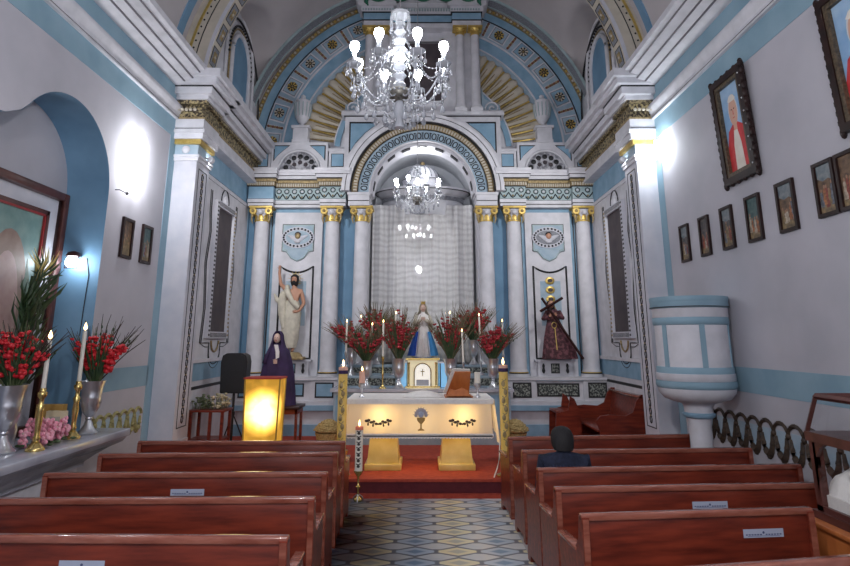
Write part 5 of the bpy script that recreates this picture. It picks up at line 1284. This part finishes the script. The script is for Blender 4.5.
# ------------------------------------------------------------------ pictures
def picture(name,X,s,y0,y1,z0,z1,fw,label,group,seed,fm=framem,kind='scene',tilt=0.):
    t=thing(name,label,'picture',(X,(y0+y1)/2,z0),group)
    R=Matrix.Translation((X,0,z0))@Matrix.Rotation(-s*tilt,4,'Y')@Matrix.Translation((-X,0,-z0))
    d=.035 if kind!='portrait' else .07
    m=M()
    for (a,b,c,e) in ((y0,y0+fw,z0,z1),(y1-fw,y1,z0,z1),(y0+fw,y1-fw,z0,z0+fw),(y0+fw,y1-fw,z1-fw,z1)): m.box(*sorted((X+s*.002,X+s*d)),a,b,c,e,fm,R)
    if kind=='portrait':
        n=14
        for k in range(n+1):
            zz=z0+(z1-z0)*k/n
            for yy in (y0,y1): m.ball((X+s*d*.6,yy,zz),.045,fm,8,5,(.8,.35,1.2),R)
        for k in range(6):
            yy=y0+(y1-y0)*k/5
            for zz in (z0,z1): m.ball((X+s*d*.6,yy,zz),.03,fm,8,5,xf=R)
    m.build('frame',t)
    if kind=='portrait':
        m=M(); i0=fw; i1=fw+.05
        for (a,b,c,e) in ((y0+i0,y0+i1,z0+i0,z1-i0),(y1-i1,y1-i0,z0+i0,z1-i0),(y0+i1,y1-i1,z0+i0,z0+i1),(y0+i1,y1-i1,z1-i1,z1-i0)): m.box(*sorted((X+s*.002,X+s*(d*.8))),a,b,c,e,mat('aged_bronze',(.03,.022,.014),(.14,.10,.06),.5,30.),R)
        for k in range(8):
            zz=z0+.12+(z1-z0-.24)*k/7; m.ball((X+s*d,y0+fw*.5,zz),.012,silver,6,4,xf=R)
        m.build('inner_frame',t); fw=i1
    Y0,Y1,Z0,Z1=y0+fw,y1-fw,z0+fw,z1-fw; W=Y1-Y0;H=Z1-Z0; x=X+s*.012
    def P(poly,mt,k): m.prism([(Y0+a*W,Z0+b*H) for a,b in poly],'x',*sorted((x,x+s*(.001+.0006*k))),mt,R)
    m=M(); Rr=random.Random(seed)
    if kind=='portrait':
        skyc=mat('portrait_blue',(.16,.33,.58),(.42,.58,.75),.5,3.); fl=mat('portrait_flesh',(.62,.36,.27),rough=.5); rd=mat('portrait_red',(.45,.02,.03),(.6,.05,.05),.5,9.); wh=mat('portrait_white',(.66,.58,.50),(.78,.74,.68),.5,6.)
        P([(0,0),(1,0),(1,1),(0,1)],skyc,0)
        P([(0,0),(1,0),(1,.30),(.86,.48),(.62,.54),(.38,.54),(.14,.48),(0,.36)],rd,1)
        P([(.30,0),(.74,0),(.70,.30),(.60,.47),(.44,.47),(.34,.30)],wh,2)
        P([(.42,.46),(.58,.46),(.58,.58),(.42,.58)],fl,3)
        P([(.5+.23*math.cos(q),.695+.175*math.sin(q)) for q in [2*PI*k/20 for k in range(20)]],mat('portrait_hair',(.6,.6,.6)),3)
        P([(.5+.20*math.cos(q),.675+.17*math.sin(q)) for q in [2*PI*k/20 for k in range(20)]],fl,4)
        P([(.30,.82),(.40,.87),(.5,.88),(.6,.87),(.70,.82),(.62,.80),(.38,.80)],wh,5)
        for a in (.44,.56): P([(a-.025,.70),(a+.025,.70),(a+.025,.712),(a-.025,.712)],hair,6)
        P([(.48,.64),(.52,.64),(.505,.70),(.495,.70)],rd,6); P([(.45,.60),(.55,.60),(.55,.609),(.45,.609)],rd,6)
        m.build('portrait_canvas',t)
    else:
        bg=[mat('canvas_dusk',(.025,.03,.045),(.12,.10,.09),.5,16.),mat('canvas_teal',(.02,.06,.07),(.09,.15,.14),.5,16.),mat('canvas_brown',(.05,.03,.02),(.20,.12,.07),.5,16.)][seed%3]
        tones=[mat('robe_orange',(.10,.035,.02),(.45,.17,.06),.5,28.),mat('robe_cream',(.20,.16,.12),(.55,.46,.36),.5,28.),mat('robe_red',(.08,.015,.015),(.32,.07,.05),.5,28.),mat('robe_ochre',(.08,.06,.04),(.30,.21,.10),.5,22.),mat('robe_slate',(.04,.05,.07),(.20,.22,.26),.5,28.)]
        P([(0,0),(1,0),(1,1),(0,1)],bg,0)
        P([(0,0),(1,0),(1,.16+.05*Rr.random()),(.5,.22),(0,.15)],tones[3],1)
        P([(0,.62),(.3,.7),(.65,.66),(1,.74),(1,1),(0,1)],mat('painted_sky',(.09,.13,.17),(.26,.28,.28),.5,14.) if seed%2 else bg,1)
        for k in range(5):
            a=.16+.17*k+Rr.uniform(-.05,.05); h=Rr.uniform(.28,.55); b=.10+Rr.random()*.08; tn=tones[Rr.randrange(5)]
            P([(a-.11,b),(a+.12,b),(a+.13,b+h*.3),(a+.06,b+h*.5),(a+.09,b+h*.7),(a+.03,b+h*.84),(a-.04,b+h*.82),(a-.08,b+h*.6),(a-.05,b+h*.4),(a-.13,b+h*.2)],tn,2+.2*k)
            P([(a+.055*math.cos(q),b+h*.88+.04*math.sin(q)) for q in [2*PI*j/10 for j in range(10)]],mat('painted_flesh',(.30,.17,.11)),3.2+.2*k)
        m.build('painted_canvas',t)
    return t
G1='framed stations on the right wall'
st=[(8.36,8.65,'farthest small framed picture on the right wall, next to the pier'),(7.75,8.03,'second small framed picture from the pier on the right wall'),(7.14,7.43,'third small framed picture from the pier on the right wall'),
    (6.53,6.83,'small framed picture with teal sky just below the large portrait'),(5.90,6.21,'small framed picture with pale sky just nearer than the large portrait')]
for i,(a,b,l) in enumerate(st): picture('station_picture',XR,-1,a,b,3.215,3.76,.035,l,G1,[3,6,9,4,5][i],framem)
picture('station_picture',XR,-1,5.285,5.575,3.25,3.79,.035,'bluish framed picture under the cut-off portrait, left of the pair',G1,11,framem)
picture('station_picture',XR,-1,4.97,5.26,3.25,3.79,.035,'framed picture touching the right edge, right one of the pair',G1,14,framem)
picture('portrait_picture',XR,-1,6.42,7.14,3.98,5.34,.085,'large portrait of an elderly man in red and white, fully in view on the wall','large portraits on the right wall',1,framem,'portrait',-.04)
picture('portrait_picture',XR,-1,4.34,5.06,3.94,5.25,.075,'large dark framed portrait cut off by the right edge','large portraits on the right wall',2,framem,'portrait',-.04)
G2='small pictures on the left wall'
picture('station_picture',XL,1,7.86,8.17,3.20,3.755,.04,'left of the two small framed pictures on the left wall',G2,8,framem)
picture('station_picture',XL,1,8.44,8.76,3.20,3.765,.04,'right of the two small framed pictures on the left wall',G2,10,framem)

# large framed picture in the recess (plain generic stand-in image)
t=thing('large_framed_picture','large double framed picture in the blue recess on the left','picture',(-4.62,6.6,1.03))
X=-4.64; y0,y1,z0,z1=5.62,7.38,1.03,3.93
m=M()
for (a,b,c,e) in ((y0,y0+.10,z0,z1),(y1-.10,y1,z0,z1),(y0+.1,y1-.1,z0,z0+.1),(y0+.1,y1-.1,z1-.1,z1)): m.cham(X,X+.09,a,b,c,e,casew,.012)
m.build('outer_frame',t)
m=M(); m.box(X,X+.012,y0+.1,y1-.1,z0+.1,z1-.1,whitew); m.build('white_mount',t)
m=M(); a0,a1,b0,b1=y0+.28,y1-.30,z0+.3,z1-.28
for (a,b,c,e,mt) in ((a0,a0+.05,b0,b1,casew),(a1-.05,a1,b0,b1,casew),(a0,a1,b0,b0+.05,casew),(a0,a1,b1-.05,b1,casew)): m.box(X+.012,X+.05,a,b,c,e,mt)
for (a,b,c,e) in ((a0+.05,a0+.075,b0+.05,b1-.05),(a1-.075,a1-.05,b0+.05,b1-.05),(a0+.05,a1-.05,b0+.05,b0+.075),(a0+.05,a1-.05,b1-.075,b1-.05)): m.box(X+.012,X+.045,a,b,c,e,mat('red_inner_frame',(.28,.02,.02),rough=.4))
m.build('inner_frame',t)
m=M(); m.box(X+.012,X+.02,a0+.07,a1-.07,b0+.07,b1-.07,mat('canvas_sea_green',(.10,.20,.19),(.26,.36,.33),.4,3.))
yc=(a0+a1)/2
for k,(w,h0,h1,mt) in enumerate(((.40,.1,2.0,mat('faded_umber',(.22,.13,.10),(.34,.24,.19),.5,5.)),(.28,.1,1.75,mat('faded_rose',(.40,.24,.22),(.5,.34,.30),.5,5.)))):
    m.prism([(yc+w*math.cos(q),b0+(h0+h1)/2+(h1-h0)/2*math.sin(q)) for q in [2*PI*j/28 for j in range(28)]],'x',X+.02,X+.022+.001*k,mt)
m.prism([(yc+.30,b0+.3),(yc+.48,b0+.3),(yc+.44,b0+1.4),(yc+.34,b0+1.7)],'x',X+.02,X+.0225,mat('faded_green',(.05,.10,.07),(.14,.18,.12),.5,9.))
m.build('picture_canvas',t)

# ------------------------------------------------------------------ side altar counter in the recess
t=thing('side_altar','grey marble side altar with moulded edge projecting from the left recess','altar',(-4.1,6.3,0))
m=M(); m.cham(-4.095,-3.66,4.4,7.82,.93,1.02,marble,.015); m.box(-4.60,-4.095,4.82,7.43,.93,1.019,marble); m.build('top_slab',t)
m=M(); m.loft([[(-4.095,a,z),(x,a,z),(x,b,z),(-4.095,b,z)] for x,a,b,z in ((-3.66-.02,4.42,7.78,.93),(-3.70,4.44,7.72,.88),(-3.78,4.5,7.58,.84),(-3.80,4.5,7.30,.80),(-3.86,4.52,7.18,.74),(-3.86,4.52,7.18,.70))],marble,False); m.build('moulded_underside',t)
m=M(); m.box(-4.095,-3.90,4.55,7.12,0,.70,white); m.box(-4.60,-4.095,4.82,7.43,0,.93,white); m.build('front',t)
V2='big silver vases on the side altar'
vase(-4.13,6.13,1.02,.64,.165,'large silver vase at the left edge holding many red flowers',V2)
vase(-3.96,7.36,1.02,.60,.14,'silver vase at the far end of the grey side altar',V2)
F2='red gladiolus bouquets on the side altar'
bouquet(-4.10,6.13,1.66,.40,.64,30,51,'big red gladiolus bouquet in the large vase before the framed picture',red,F2,.0,ys=1.0)
bouquet(-3.93,7.33,1.62,.42,.78,20,63,'red gladiolus bouquet with dark twigs before the left wall',red,F2,.10,ys=.35)
def brassstick(x,y,z,h,label):
    t=thing('candlestick',label,'candlestick',(x,y,z),'brass candlesticks on the side altar')
    m=M(); m.lathe([(.085,0),(.088,.02),(.075,.035),(.05,.06),(.028,.09)],(x,y,z),brass,20); m.build('base',t)
    m=M(); m.lathe([(.028,.09),(.036,.12),(.024,.15),(.026,.2),(.034,h*.5),(.026,h*.62),(.040,h*.70),(.024,h*.74),(.020,h*.82),(.042,h*.87),(.045,h*.93),(.03,h*.95),(.03,h)],(x,y,z),brass,20); m.build('stem',t)
brassstick(-3.86,6.24,1.02,.60,'nearer brass candlestick beside the pink flowers'); candle(-3.86,6.24,1.621,.48,.022,'taper_candle','lit white taper in the nearer brass candlestick on the side altar','candle',wax,True,'tapers on the side altar',.08)
brassstick(-3.92,6.98,1.02,.62,'farther brass candlestick beside the silver vase'); candle(-3.92,6.98,1.641,.56,.022,'taper_candle','lit white taper in the farther brass candlestick on the side altar','candle',wax,True,'tapers on the side altar',.08)
m=M(); R=random.Random(9)
for k in range(70):
    p=Vector((R.uniform(-4.14,-3.82),R.uniform(6.35,6.85),1.06+R.random()*.22))
    if (p.z-1.03)>.26-abs(p.y-6.6)*.5: continue
    for j in range(5): a=2*PI*j/5+R.random(); m.ball((p.x+.028*math.cos(a),p.y+.028*math.sin(a)*.6,p.z+.02*math.sin(a*2)),.024,pink,6,4,(1,.6,1))
    m.ball(p,.012,cream,6,4)
for k in range(24): 
    p=(R.uniform(-4.15,-3.82),R.uniform(6.32,6.86),1.05); m.ball(p,.035,green,6,4,(1,1,.4))
o=m.build('pink_flowers'); tag(o,'cluster of pink star shaped flowers lying on the side altar','flowers')
t=thing('card_box','small cream and dark box behind the pink flowers','box',(-4.2,7.12,1.02))
m=M(); m.box(-4.32,-4.10,7.10,7.16,1.02,1.30,clothy); m.box(-4.27,-4.15,7.095,7.10,1.08,1.24,cream); m.build('card',t)
m=M(); m.box(-4.42,-4.33,7.10,7.16,1.02,1.2,wooddk); m.build('side_block',t)
m=M(); m.box(-4.52,-4.20,7.22,7.30,1.02,1.36,mat('amber_board',(.45,.25,.06),(.55,.35,.12),.5,5.)); o=m.build('amber_board'); tag(o,'amber wooden board leaning at the back of the side altar','board')
# palm arrangement
t=thing('palm_arrangement','tall bundle of green palm leaves with a yellow tip at the left edge','plant',(-4.40,6.6,1.02))
m=M(); R=random.Random(3)
def leaf(m,p0,p1,w,mt,bend=.05):
    p0=Vector(p0);p1=Vector(p1); c=p0.lerp(p1,.55)+Vector((bend,0,.02)); sd=(p1-p0).cross(Vector((1,0,0))).normalized()*w
    m.loft([[p0-sd*.5,p0+Vector((.004,0,0)),p0+sd*.5,p0-Vector((.004,0,0))],[c-sd,c+Vector((.006,0,0)),c+sd,c-Vector((.006,0,0))],[p1-sd*.08,p1+Vector((.002,0,0)),p1+sd*.08,p1-Vector((.002,0,0))]],mt)
for k in range(130):
    z0=1.5+R.random()*1.05; a=R.uniform(-1,1); leaf(m,(-4.37+R.uniform(-.05,.05),6.6+a*.08,z0),(-4.35+R.uniform(-.15,.25),6.6+a*R.uniform(.15,.36),z0+R.uniform(.22,.5)),.022,green,R.uniform(-.05,.08))
m.tube([(-4.40,6.6,1.03),(-4.38,6.6,1.8),(-4.36,6.6,2.8)],[.05,.06,.03],green,8); m.build('palm_leaves',t)
m=M(); yl=mat('yellow_palm',(.55,.42,.10),(.75,.62,.25),.6,12.)
for k in range(22): a=PI*k/21; leaf(m,(-4.34,6.6,2.74),(-4.28+R.uniform(-.05,.1),6.6+.26*math.cos(a),2.84+.30*math.sin(a)**.7),.018,yl if k%3 else green)
m.build('yellow_tip',t)
m=M(); m.lathe([(.07,0),(.09,.15),(.06,.3),(.05,.45)],(-4.40,6.6,1.02),silver,20); o=m.build('palm_vase'); tag(o,'narrow silver vase holding the palm leaves, behind the large vase','vase')

# wall sconce, cable, hook, lamps
t=thing('wall_sconce','small lit globe lamp with dark cap on the blue reveal of the recess','lamp',(-4.40,7.38,3.0))
x,y=-4.40,7.36
m=M(); m.lathe([(.09,0),(.07,.05),(.02,.07)],(x,y,3.13),wooddk,14); m.box(x-.02,x+.02,y,7.446,3.08,3.16,wooddk); m.build('cap',t)
m=M()
for a in (-.03,.03): m.ball((x+a,y-.01,3.06),.052,mat('lamp_white',(1,1,1),emit=(.85,.93,1),es=26.),12,8,(1,1,1.25))
m.build('glass_shade',t)
m=M(); m.tube([(x-.09,y-.01,2.985),(x+.07,y-.01,2.985)],.008,wooddk,6)
for a in (-.09,0,.07): m.tube([(x+a,y-.01,2.985),(x+a*.9,y,3.13)],.006,wooddk,5)
m.build('cage',t)
m=M(); m.tube([(-4.27,7.44,3.12),(-4.22,7.44,2.9),(-4.235,7.44,2.5),(-4.24,7.44,2.15)],.006,plastic,5); o=m.build('lamp_cable'); tag(o,'thin dark cable hanging below the globe lamp','cable')
t=thing('wall_hook','small dark hook bracket on the left wall under the bright lamp glow','hook',(-4.06,7.7,4.05))
m=M(); m.tube([(-4.09,7.58,4.06),(-4.03,7.58,4.06),(-4.03,7.78,4.06)],.007,plastic,6); m.build('arm',t)
m=M(); m.ball((-4.03,7.78,4.06),.022,plastic,8,6); m.build('knob',t)
ledm=mat('led_white',(1,1,1),emit=(.94,.97,1),es=30.)
for s,X,Y,Z0,Z1,lab in ((1,XL,8.02,4.22,4.95,'bright vertical lamp glowing on the left nave wall'),(-1,XR,9.0,4.95,5.25,'bright lamp on the right nave wall beside the pier')):
    t=thing('wall_lamp',lab,'lamp',(X+s*.05,Y,Z0),'bright wall lamps')
    m=M(); m.box(*sorted((X,X+s*.05)),Y-.02,Y+.02,Z0+.05,Z1-.05,white); m.build('mount',t)
    m=M(); m.tube([(X+s*.08,Y,Z0),(X+s*.08,Y,Z1)],.045,ledm,14); m.build('lamp_tube',t)
for s,X,lab in ((1,-3.62,'small round spotlight on the left pier under its capital'),(-1,3.47,'small round spotlight on the right pier under its capital')):
    t=thing('spotlight',lab,'lamp',(X,9.62,5.1),'spotlights on the piers')
    m=M(); m.tube([(X-s*.11,9.62,5.16),(X-s*.02,9.62,5.13)],.015,white,8); m.lathe([(.05,0),(.06,.08)],(0,0,0),white,16,xf=Matrix.Translation((X,9.60,5.12))@Matrix.Rotation(-PI/2,4,'X')); m.build('housing',t)
    m=M(); m.ball((X,9.69,5.12),.045,ledm,12,8); m.build('lens',t)

# ------------------------------------------------------------------ chandeliers
def chandelier(name,X,Y,zt,zb,r,zbulb,label,narm=8,k=1.,ph=.2,detail=1):
    t=thing(name,label,'chandelier',(X,Y,zb))
    c=(X,Y,0); zh=zbulb-.42*k
    m=M(); m.tube([(X,Y,zt),(X,Y,10.2)],.008*k,chrome,6); m.build('chain',t)
    m=M(); m.lathe([(.001,zt+.01),(.06*k,zt),(.11*k,zt-.02),(.11*k,zt-.06),(.07*k,zt-.07),(.04*k,zt-.13)],c,crystal_lit,24); m.build('canopy_disc',t)
    m=M(); L=zt-.12-(zh-.1*k); n=9
    pr=[]
    for i in range(n*4+1):
        u=i/(n*4); pr.append(((.040+.022*math.sin(u*n*2*PI)+.02*math.sin(u*PI))*k,zt-.12-u*L))
    m.lathe(pr,c,crystal_lit,16); m.build('glass_stem',t)
    m=M(); m.lathe([(.03*k,zh-.02),(.13*k,zh+.02),(.14*k,zh-.03),(.10*k,zh-.08),(.05*k,zh-.11)],c,mat('tarnished_silver',(.10,.095,.085),(.26,.24,.21),.4,30.,metal=.6),20); 
    for i in range(16): a=2*PI*i/16; m.ball((X+.14*k*math.cos(a),Y+.14*k*math.sin(a),zh-.01),.016*k,crystal,6,4)
    m.build('hub',t)
    m=M(); m.lathe([(.04*k,zh-.1),(.075*k,zh-.22*k),(.04*k,zh-.32*k),(.06*k,zh-.42*k),(.001,zb)],c,crystal,14); m.build('bottom_drop',t)
    for i in range(narm):
        a=2*PI*i/narm+ph; rr=r; zo=0
        ca,sa=math.cos(a),math.sin(a)
        m=M(); pts=[]
        for j in range(13):
            u=j/12; q=rr*(.12+.88*u); pts.append((X+q*ca,Y+q*sa,zh-.02+zo+(-.13*math.sin(u*PI*1.15)+.18*u*u)*k))
        m.tube(pts,.010*k,crystal,6)
        ex,ey,ez=pts[-1]
        A=m.build('arm',t)
        m=M(); m.lathe([(.01*k,-.02*k),(.07*k,.01*k),(.085*k,.035*k),(.06*k,.03*k),(.02*k,.02*k)],(ex,ey,ez),crystal,14); m.lathe([(.024*k,.02*k),(.024*k,.13*k)],(ex,ey,ez),crystal_lit,10)
        for j in range(6): b=2*PI*j/6; bx,by=ex+.08*k*math.cos(b),ey+.08*k*math.sin(b); m.tube([(bx,by,ez+.02*k),(bx,by,ez-.05*k)],.004*k,crystal_lit,4); m.ball((bx,by,ez-.085*k),.02*k,crystal,6,5,(1,1,1.7))
        m.build('drip_cup',A)
        m=M(); m.lathe([(.018*k,0),(.022*k,.03*k),(.044*k,.07*k),(.054*k,.11*k),(.043*k,.15*k),(.001,.172*k)],(ex,ey,ez+.13*k),bulbm,14); m.build('bulb',A)
        # bead chains and hanging crystals
        m=M(); a2=a+2*PI/narm; r2=r
        for j in range(15):
            u=j/14; qx=X+(rr*ca*(1-u)+r2*math.cos(a2)*u)*.95; qy=Y+(rr*sa*(1-u)+r2*math.sin(a2)*u)*.95; m.ball((qx,qy,ez-.03*k-.16*k*math.sin(PI*u)),.012*k,crystal_lit,5,3)
        m.tube([(X+(rr*ca*(1-u)+r2*math.cos(a2)*u)*.95,Y+(rr*sa*(1-u)+r2*math.sin(a2)*u)*.95,ez-.03*k-.16*k*math.sin(PI*u)) for u in [j/8 for j in range(9)]],.003*k,crystal_lit,3); m.build('bead_chain',A); m=M()
        for j in range(13):
            u=j/12; q=rr*u; zz=(zt-.16)*(1-u)+ez*u-.22*k*math.sin(PI*u); m.ball((X+q*ca,Y+q*sa,zz),.011*k,crystal_lit,5,3)
        m.tube([(X+rr*ca*u,Y+rr*sa*u,(zt-.16)*(1-u)+ez*u-.22*k*math.sin(PI*u)) for u in [j/8 for j in range(9)]],.003*k,crystal_lit,3); m.build('bead_chain',A); m=M()
        for j in range(12):
            u=j/11; q=rr*(.25+.7*u); m.ball((X+q*ca,Y+q*sa,zh-.14*k-.10*k*math.sin(PI*u)+.12*k*u),.011*k,crystal_lit,5,3)
        m.tube([(X+rr*ca*(.25+.7*u),Y+rr*sa*(.25+.7*u),zh-.14*k-.10*k*math.sin(PI*u)+.12*k*u) for u in [j/8 for j in range(9)]],.003*k,crystal_lit,3); m.build('bead_chain',A)
        for (u,dz) in ((1.,-.16),(.78,-.26),(.55,-.34),(.32,-.38)):
            m=M(); q=rr*u; px_,py_=X+q*ca,Y+q*sa; zz=zh+.06*k+dz*k
            m.tube([(px_,py_,zz+.16*k),(px_,py_,zz)],.004*k,crystal_lit,4)
            for b in range(3): m.ball((px_,py_,zz+.13*k-.04*k*b),.011*k,crystal,5,3)
            m.lathe([(.001,.03*k),(.012*k,.02*k),(.030*k,-.035*k),(.018*k,-.06*k),(.001,-.07*k)],(px_,py_,zz),crystal,8)
            m.build('crystal_drop',A)
    for i in range(10):
        m=M(); a=2*PI*i/10; m.tube([(X+.11*k*math.cos(a),Y+.11*k*math.sin(a),zt-.06),(X+.11*k*math.cos(a),Y+.11*k*math.sin(a),zt-.22*k)],.007*k,crystal_lit,4); m.ball((X+.11*k*math.cos(a),Y+.11*k*math.sin(a),zt-.25*k),.018*k,crystal,6,4,(1,1,1.8))
        m.build('upper_crystal',t); m=M(); a+=.3; m.tube([(X+.05*k*math.cos(a),Y+.05*k*math.sin(a),zh+.5*k),(X+.15*k*math.cos(a),Y+.15*k*math.sin(a),zh+.46*k),(X+.20*k*math.cos(a),Y+.20*k*math.sin(a),zh+.36*k)],.008*k,crystal_lit,5); m.ball((X+.20*k*math.cos(a),Y+.20*k*math.sin(a),zh+.30*k),.018*k,crystal,6,4,(1,1,1.8)); m.build('upper_crystal',t)
    return t
chandelier('crystal_chandelier',-.24,6.1,5.80,4.36,.53,5.22,'large crystal chandelier with lit bulbs near the garlanded top',8,1.,PI/8)
chandelier('crystal_chandelier',-.06,9.5,4.99,4.20,.38,4.66,'smaller crystal chandelier hanging before the dome of the altarpiece',8,.62,PI/8)

# ------------------------------------------------------------------ light and camera
def area(name,loc,rot,size,sy,e,col=(1,1,1)):
    l=bpy.data.lights.new(name,'AREA'); l.shape='RECTANGLE'; l.size=size; l.size_y=sy; l.energy=e; l.color=col
    o=bpy.data.objects.new(name,l); COL.objects.link(o); o.location=loc; o.rotation_euler=rot; return o
def point(name,loc,e,rad,col=(1,1,1)):
    l=bpy.data.lights.new(name,'POINT'); l.energy=e; l.shadow_soft_size=rad; l.color=col
    o=bpy.data.objects.new(name,l); COL.objects.link(o); o.location=loc; return o
for yy in (-1.6,1.6): point('nave_fill_light',(-.1,yy,4.0),260,.1,(.96,.97,1))  # unseen fill lights standing in for the nave's other lamps
point('chandelier_glow',(-.24,6.1,5.25),175,.07,(.95,.97,1))
point('chandelier_glow',(-.06,9.5,4.7),75,.05,(.95,.97,1))
def spot(name,loc,tgt,e,ang,rad=.08,col=(1,1,1),bl=.6):
    l=bpy.data.lights.new(name,'SPOT'); l.energy=e; l.spot_size=math.radians(ang); l.spot_blend=bl; l.shadow_soft_size=rad; l.color=col
    o=bpy.data.objects.new(name,l); COL.objects.link(o); o.location=loc
    o.rotation_euler=(Vector(tgt)-Vector(loc)).to_track_quat('-Z','Y').to_euler(); return o
spot('pier_spotlight',(-3.5,9.78,5.1),(0,13,3.4),170,130)
spot('pier_spotlight',(3.36,9.78,5.1),(0,13,3.4),170,130)
point('wall_lamp_glow',(-3.88,8.02,4.8),20,.1,(.95,.97,1)); point('wall_lamp_glow',(-3.88,8.02,4.4),20,.1,(.95,.97,1)); point('wall_lamp_glow',(3.72,8.95,5.1),26,.08,(.88,.96,1))
point('sconce_glow',(-4.3,7.26,3.04),5,.05,(.85,.93,1))
point('altar_lamp',(-.60,9.15,1.0),3.2,.10,(1,.80,.46)); point('altar_lamp',(.62,9.15,1.0),3.2,.10,(1,.78,.42)); point('altar_lamp',(0,9.3,.95),4,.10,(1,.82,.5))
point('niche_fill_light',(.04,12.98,6.2),16,.05,(.95,.97,1))  # fill light added to brighten the niche and its dome, no fixture
w=bpy.data.worlds.new('w'); sc.world=w; w.use_nodes=True; w.node_tree.nodes['Background'].inputs[0].default_value=(.5,.5,.55,1); w.node_tree.nodes['Background'].inputs[1].default_value=.3

f_px=585.; cam=bpy.data.cameras.new('camera'); co=bpy.data.objects.new('camera',cam); COL.objects.link(co); sc.camera=co
cam.sensor_fit='HORIZONTAL'; cam.sensor_width=36.; cam.lens=f_px*36./850.
co.location=(0,0,2.1); co.rotation_euler=(PI/2+math.atan(133/585.),0,0)
cam.shift_x=(425-421)/850.; cam.shift_y=-(283-207)/850.; cam.clip_start=.05
sc.view_settings.view_transform='Standard'; sc.view_settings.look='None'; sc.view_settings.gamma=1.; sc.view_settings.use_curve_mapping=False
sc.view_settings.exposure=.12
sc.cycles.use_denoising=True; sc.cycles.max_bounces=8; sc.cycles.transparent_max_bounces=12; sc.cycles.sample_clamp_indirect=4.; sc.cycles.caustics_reflective=False; sc.cycles.caustics_refractive=False
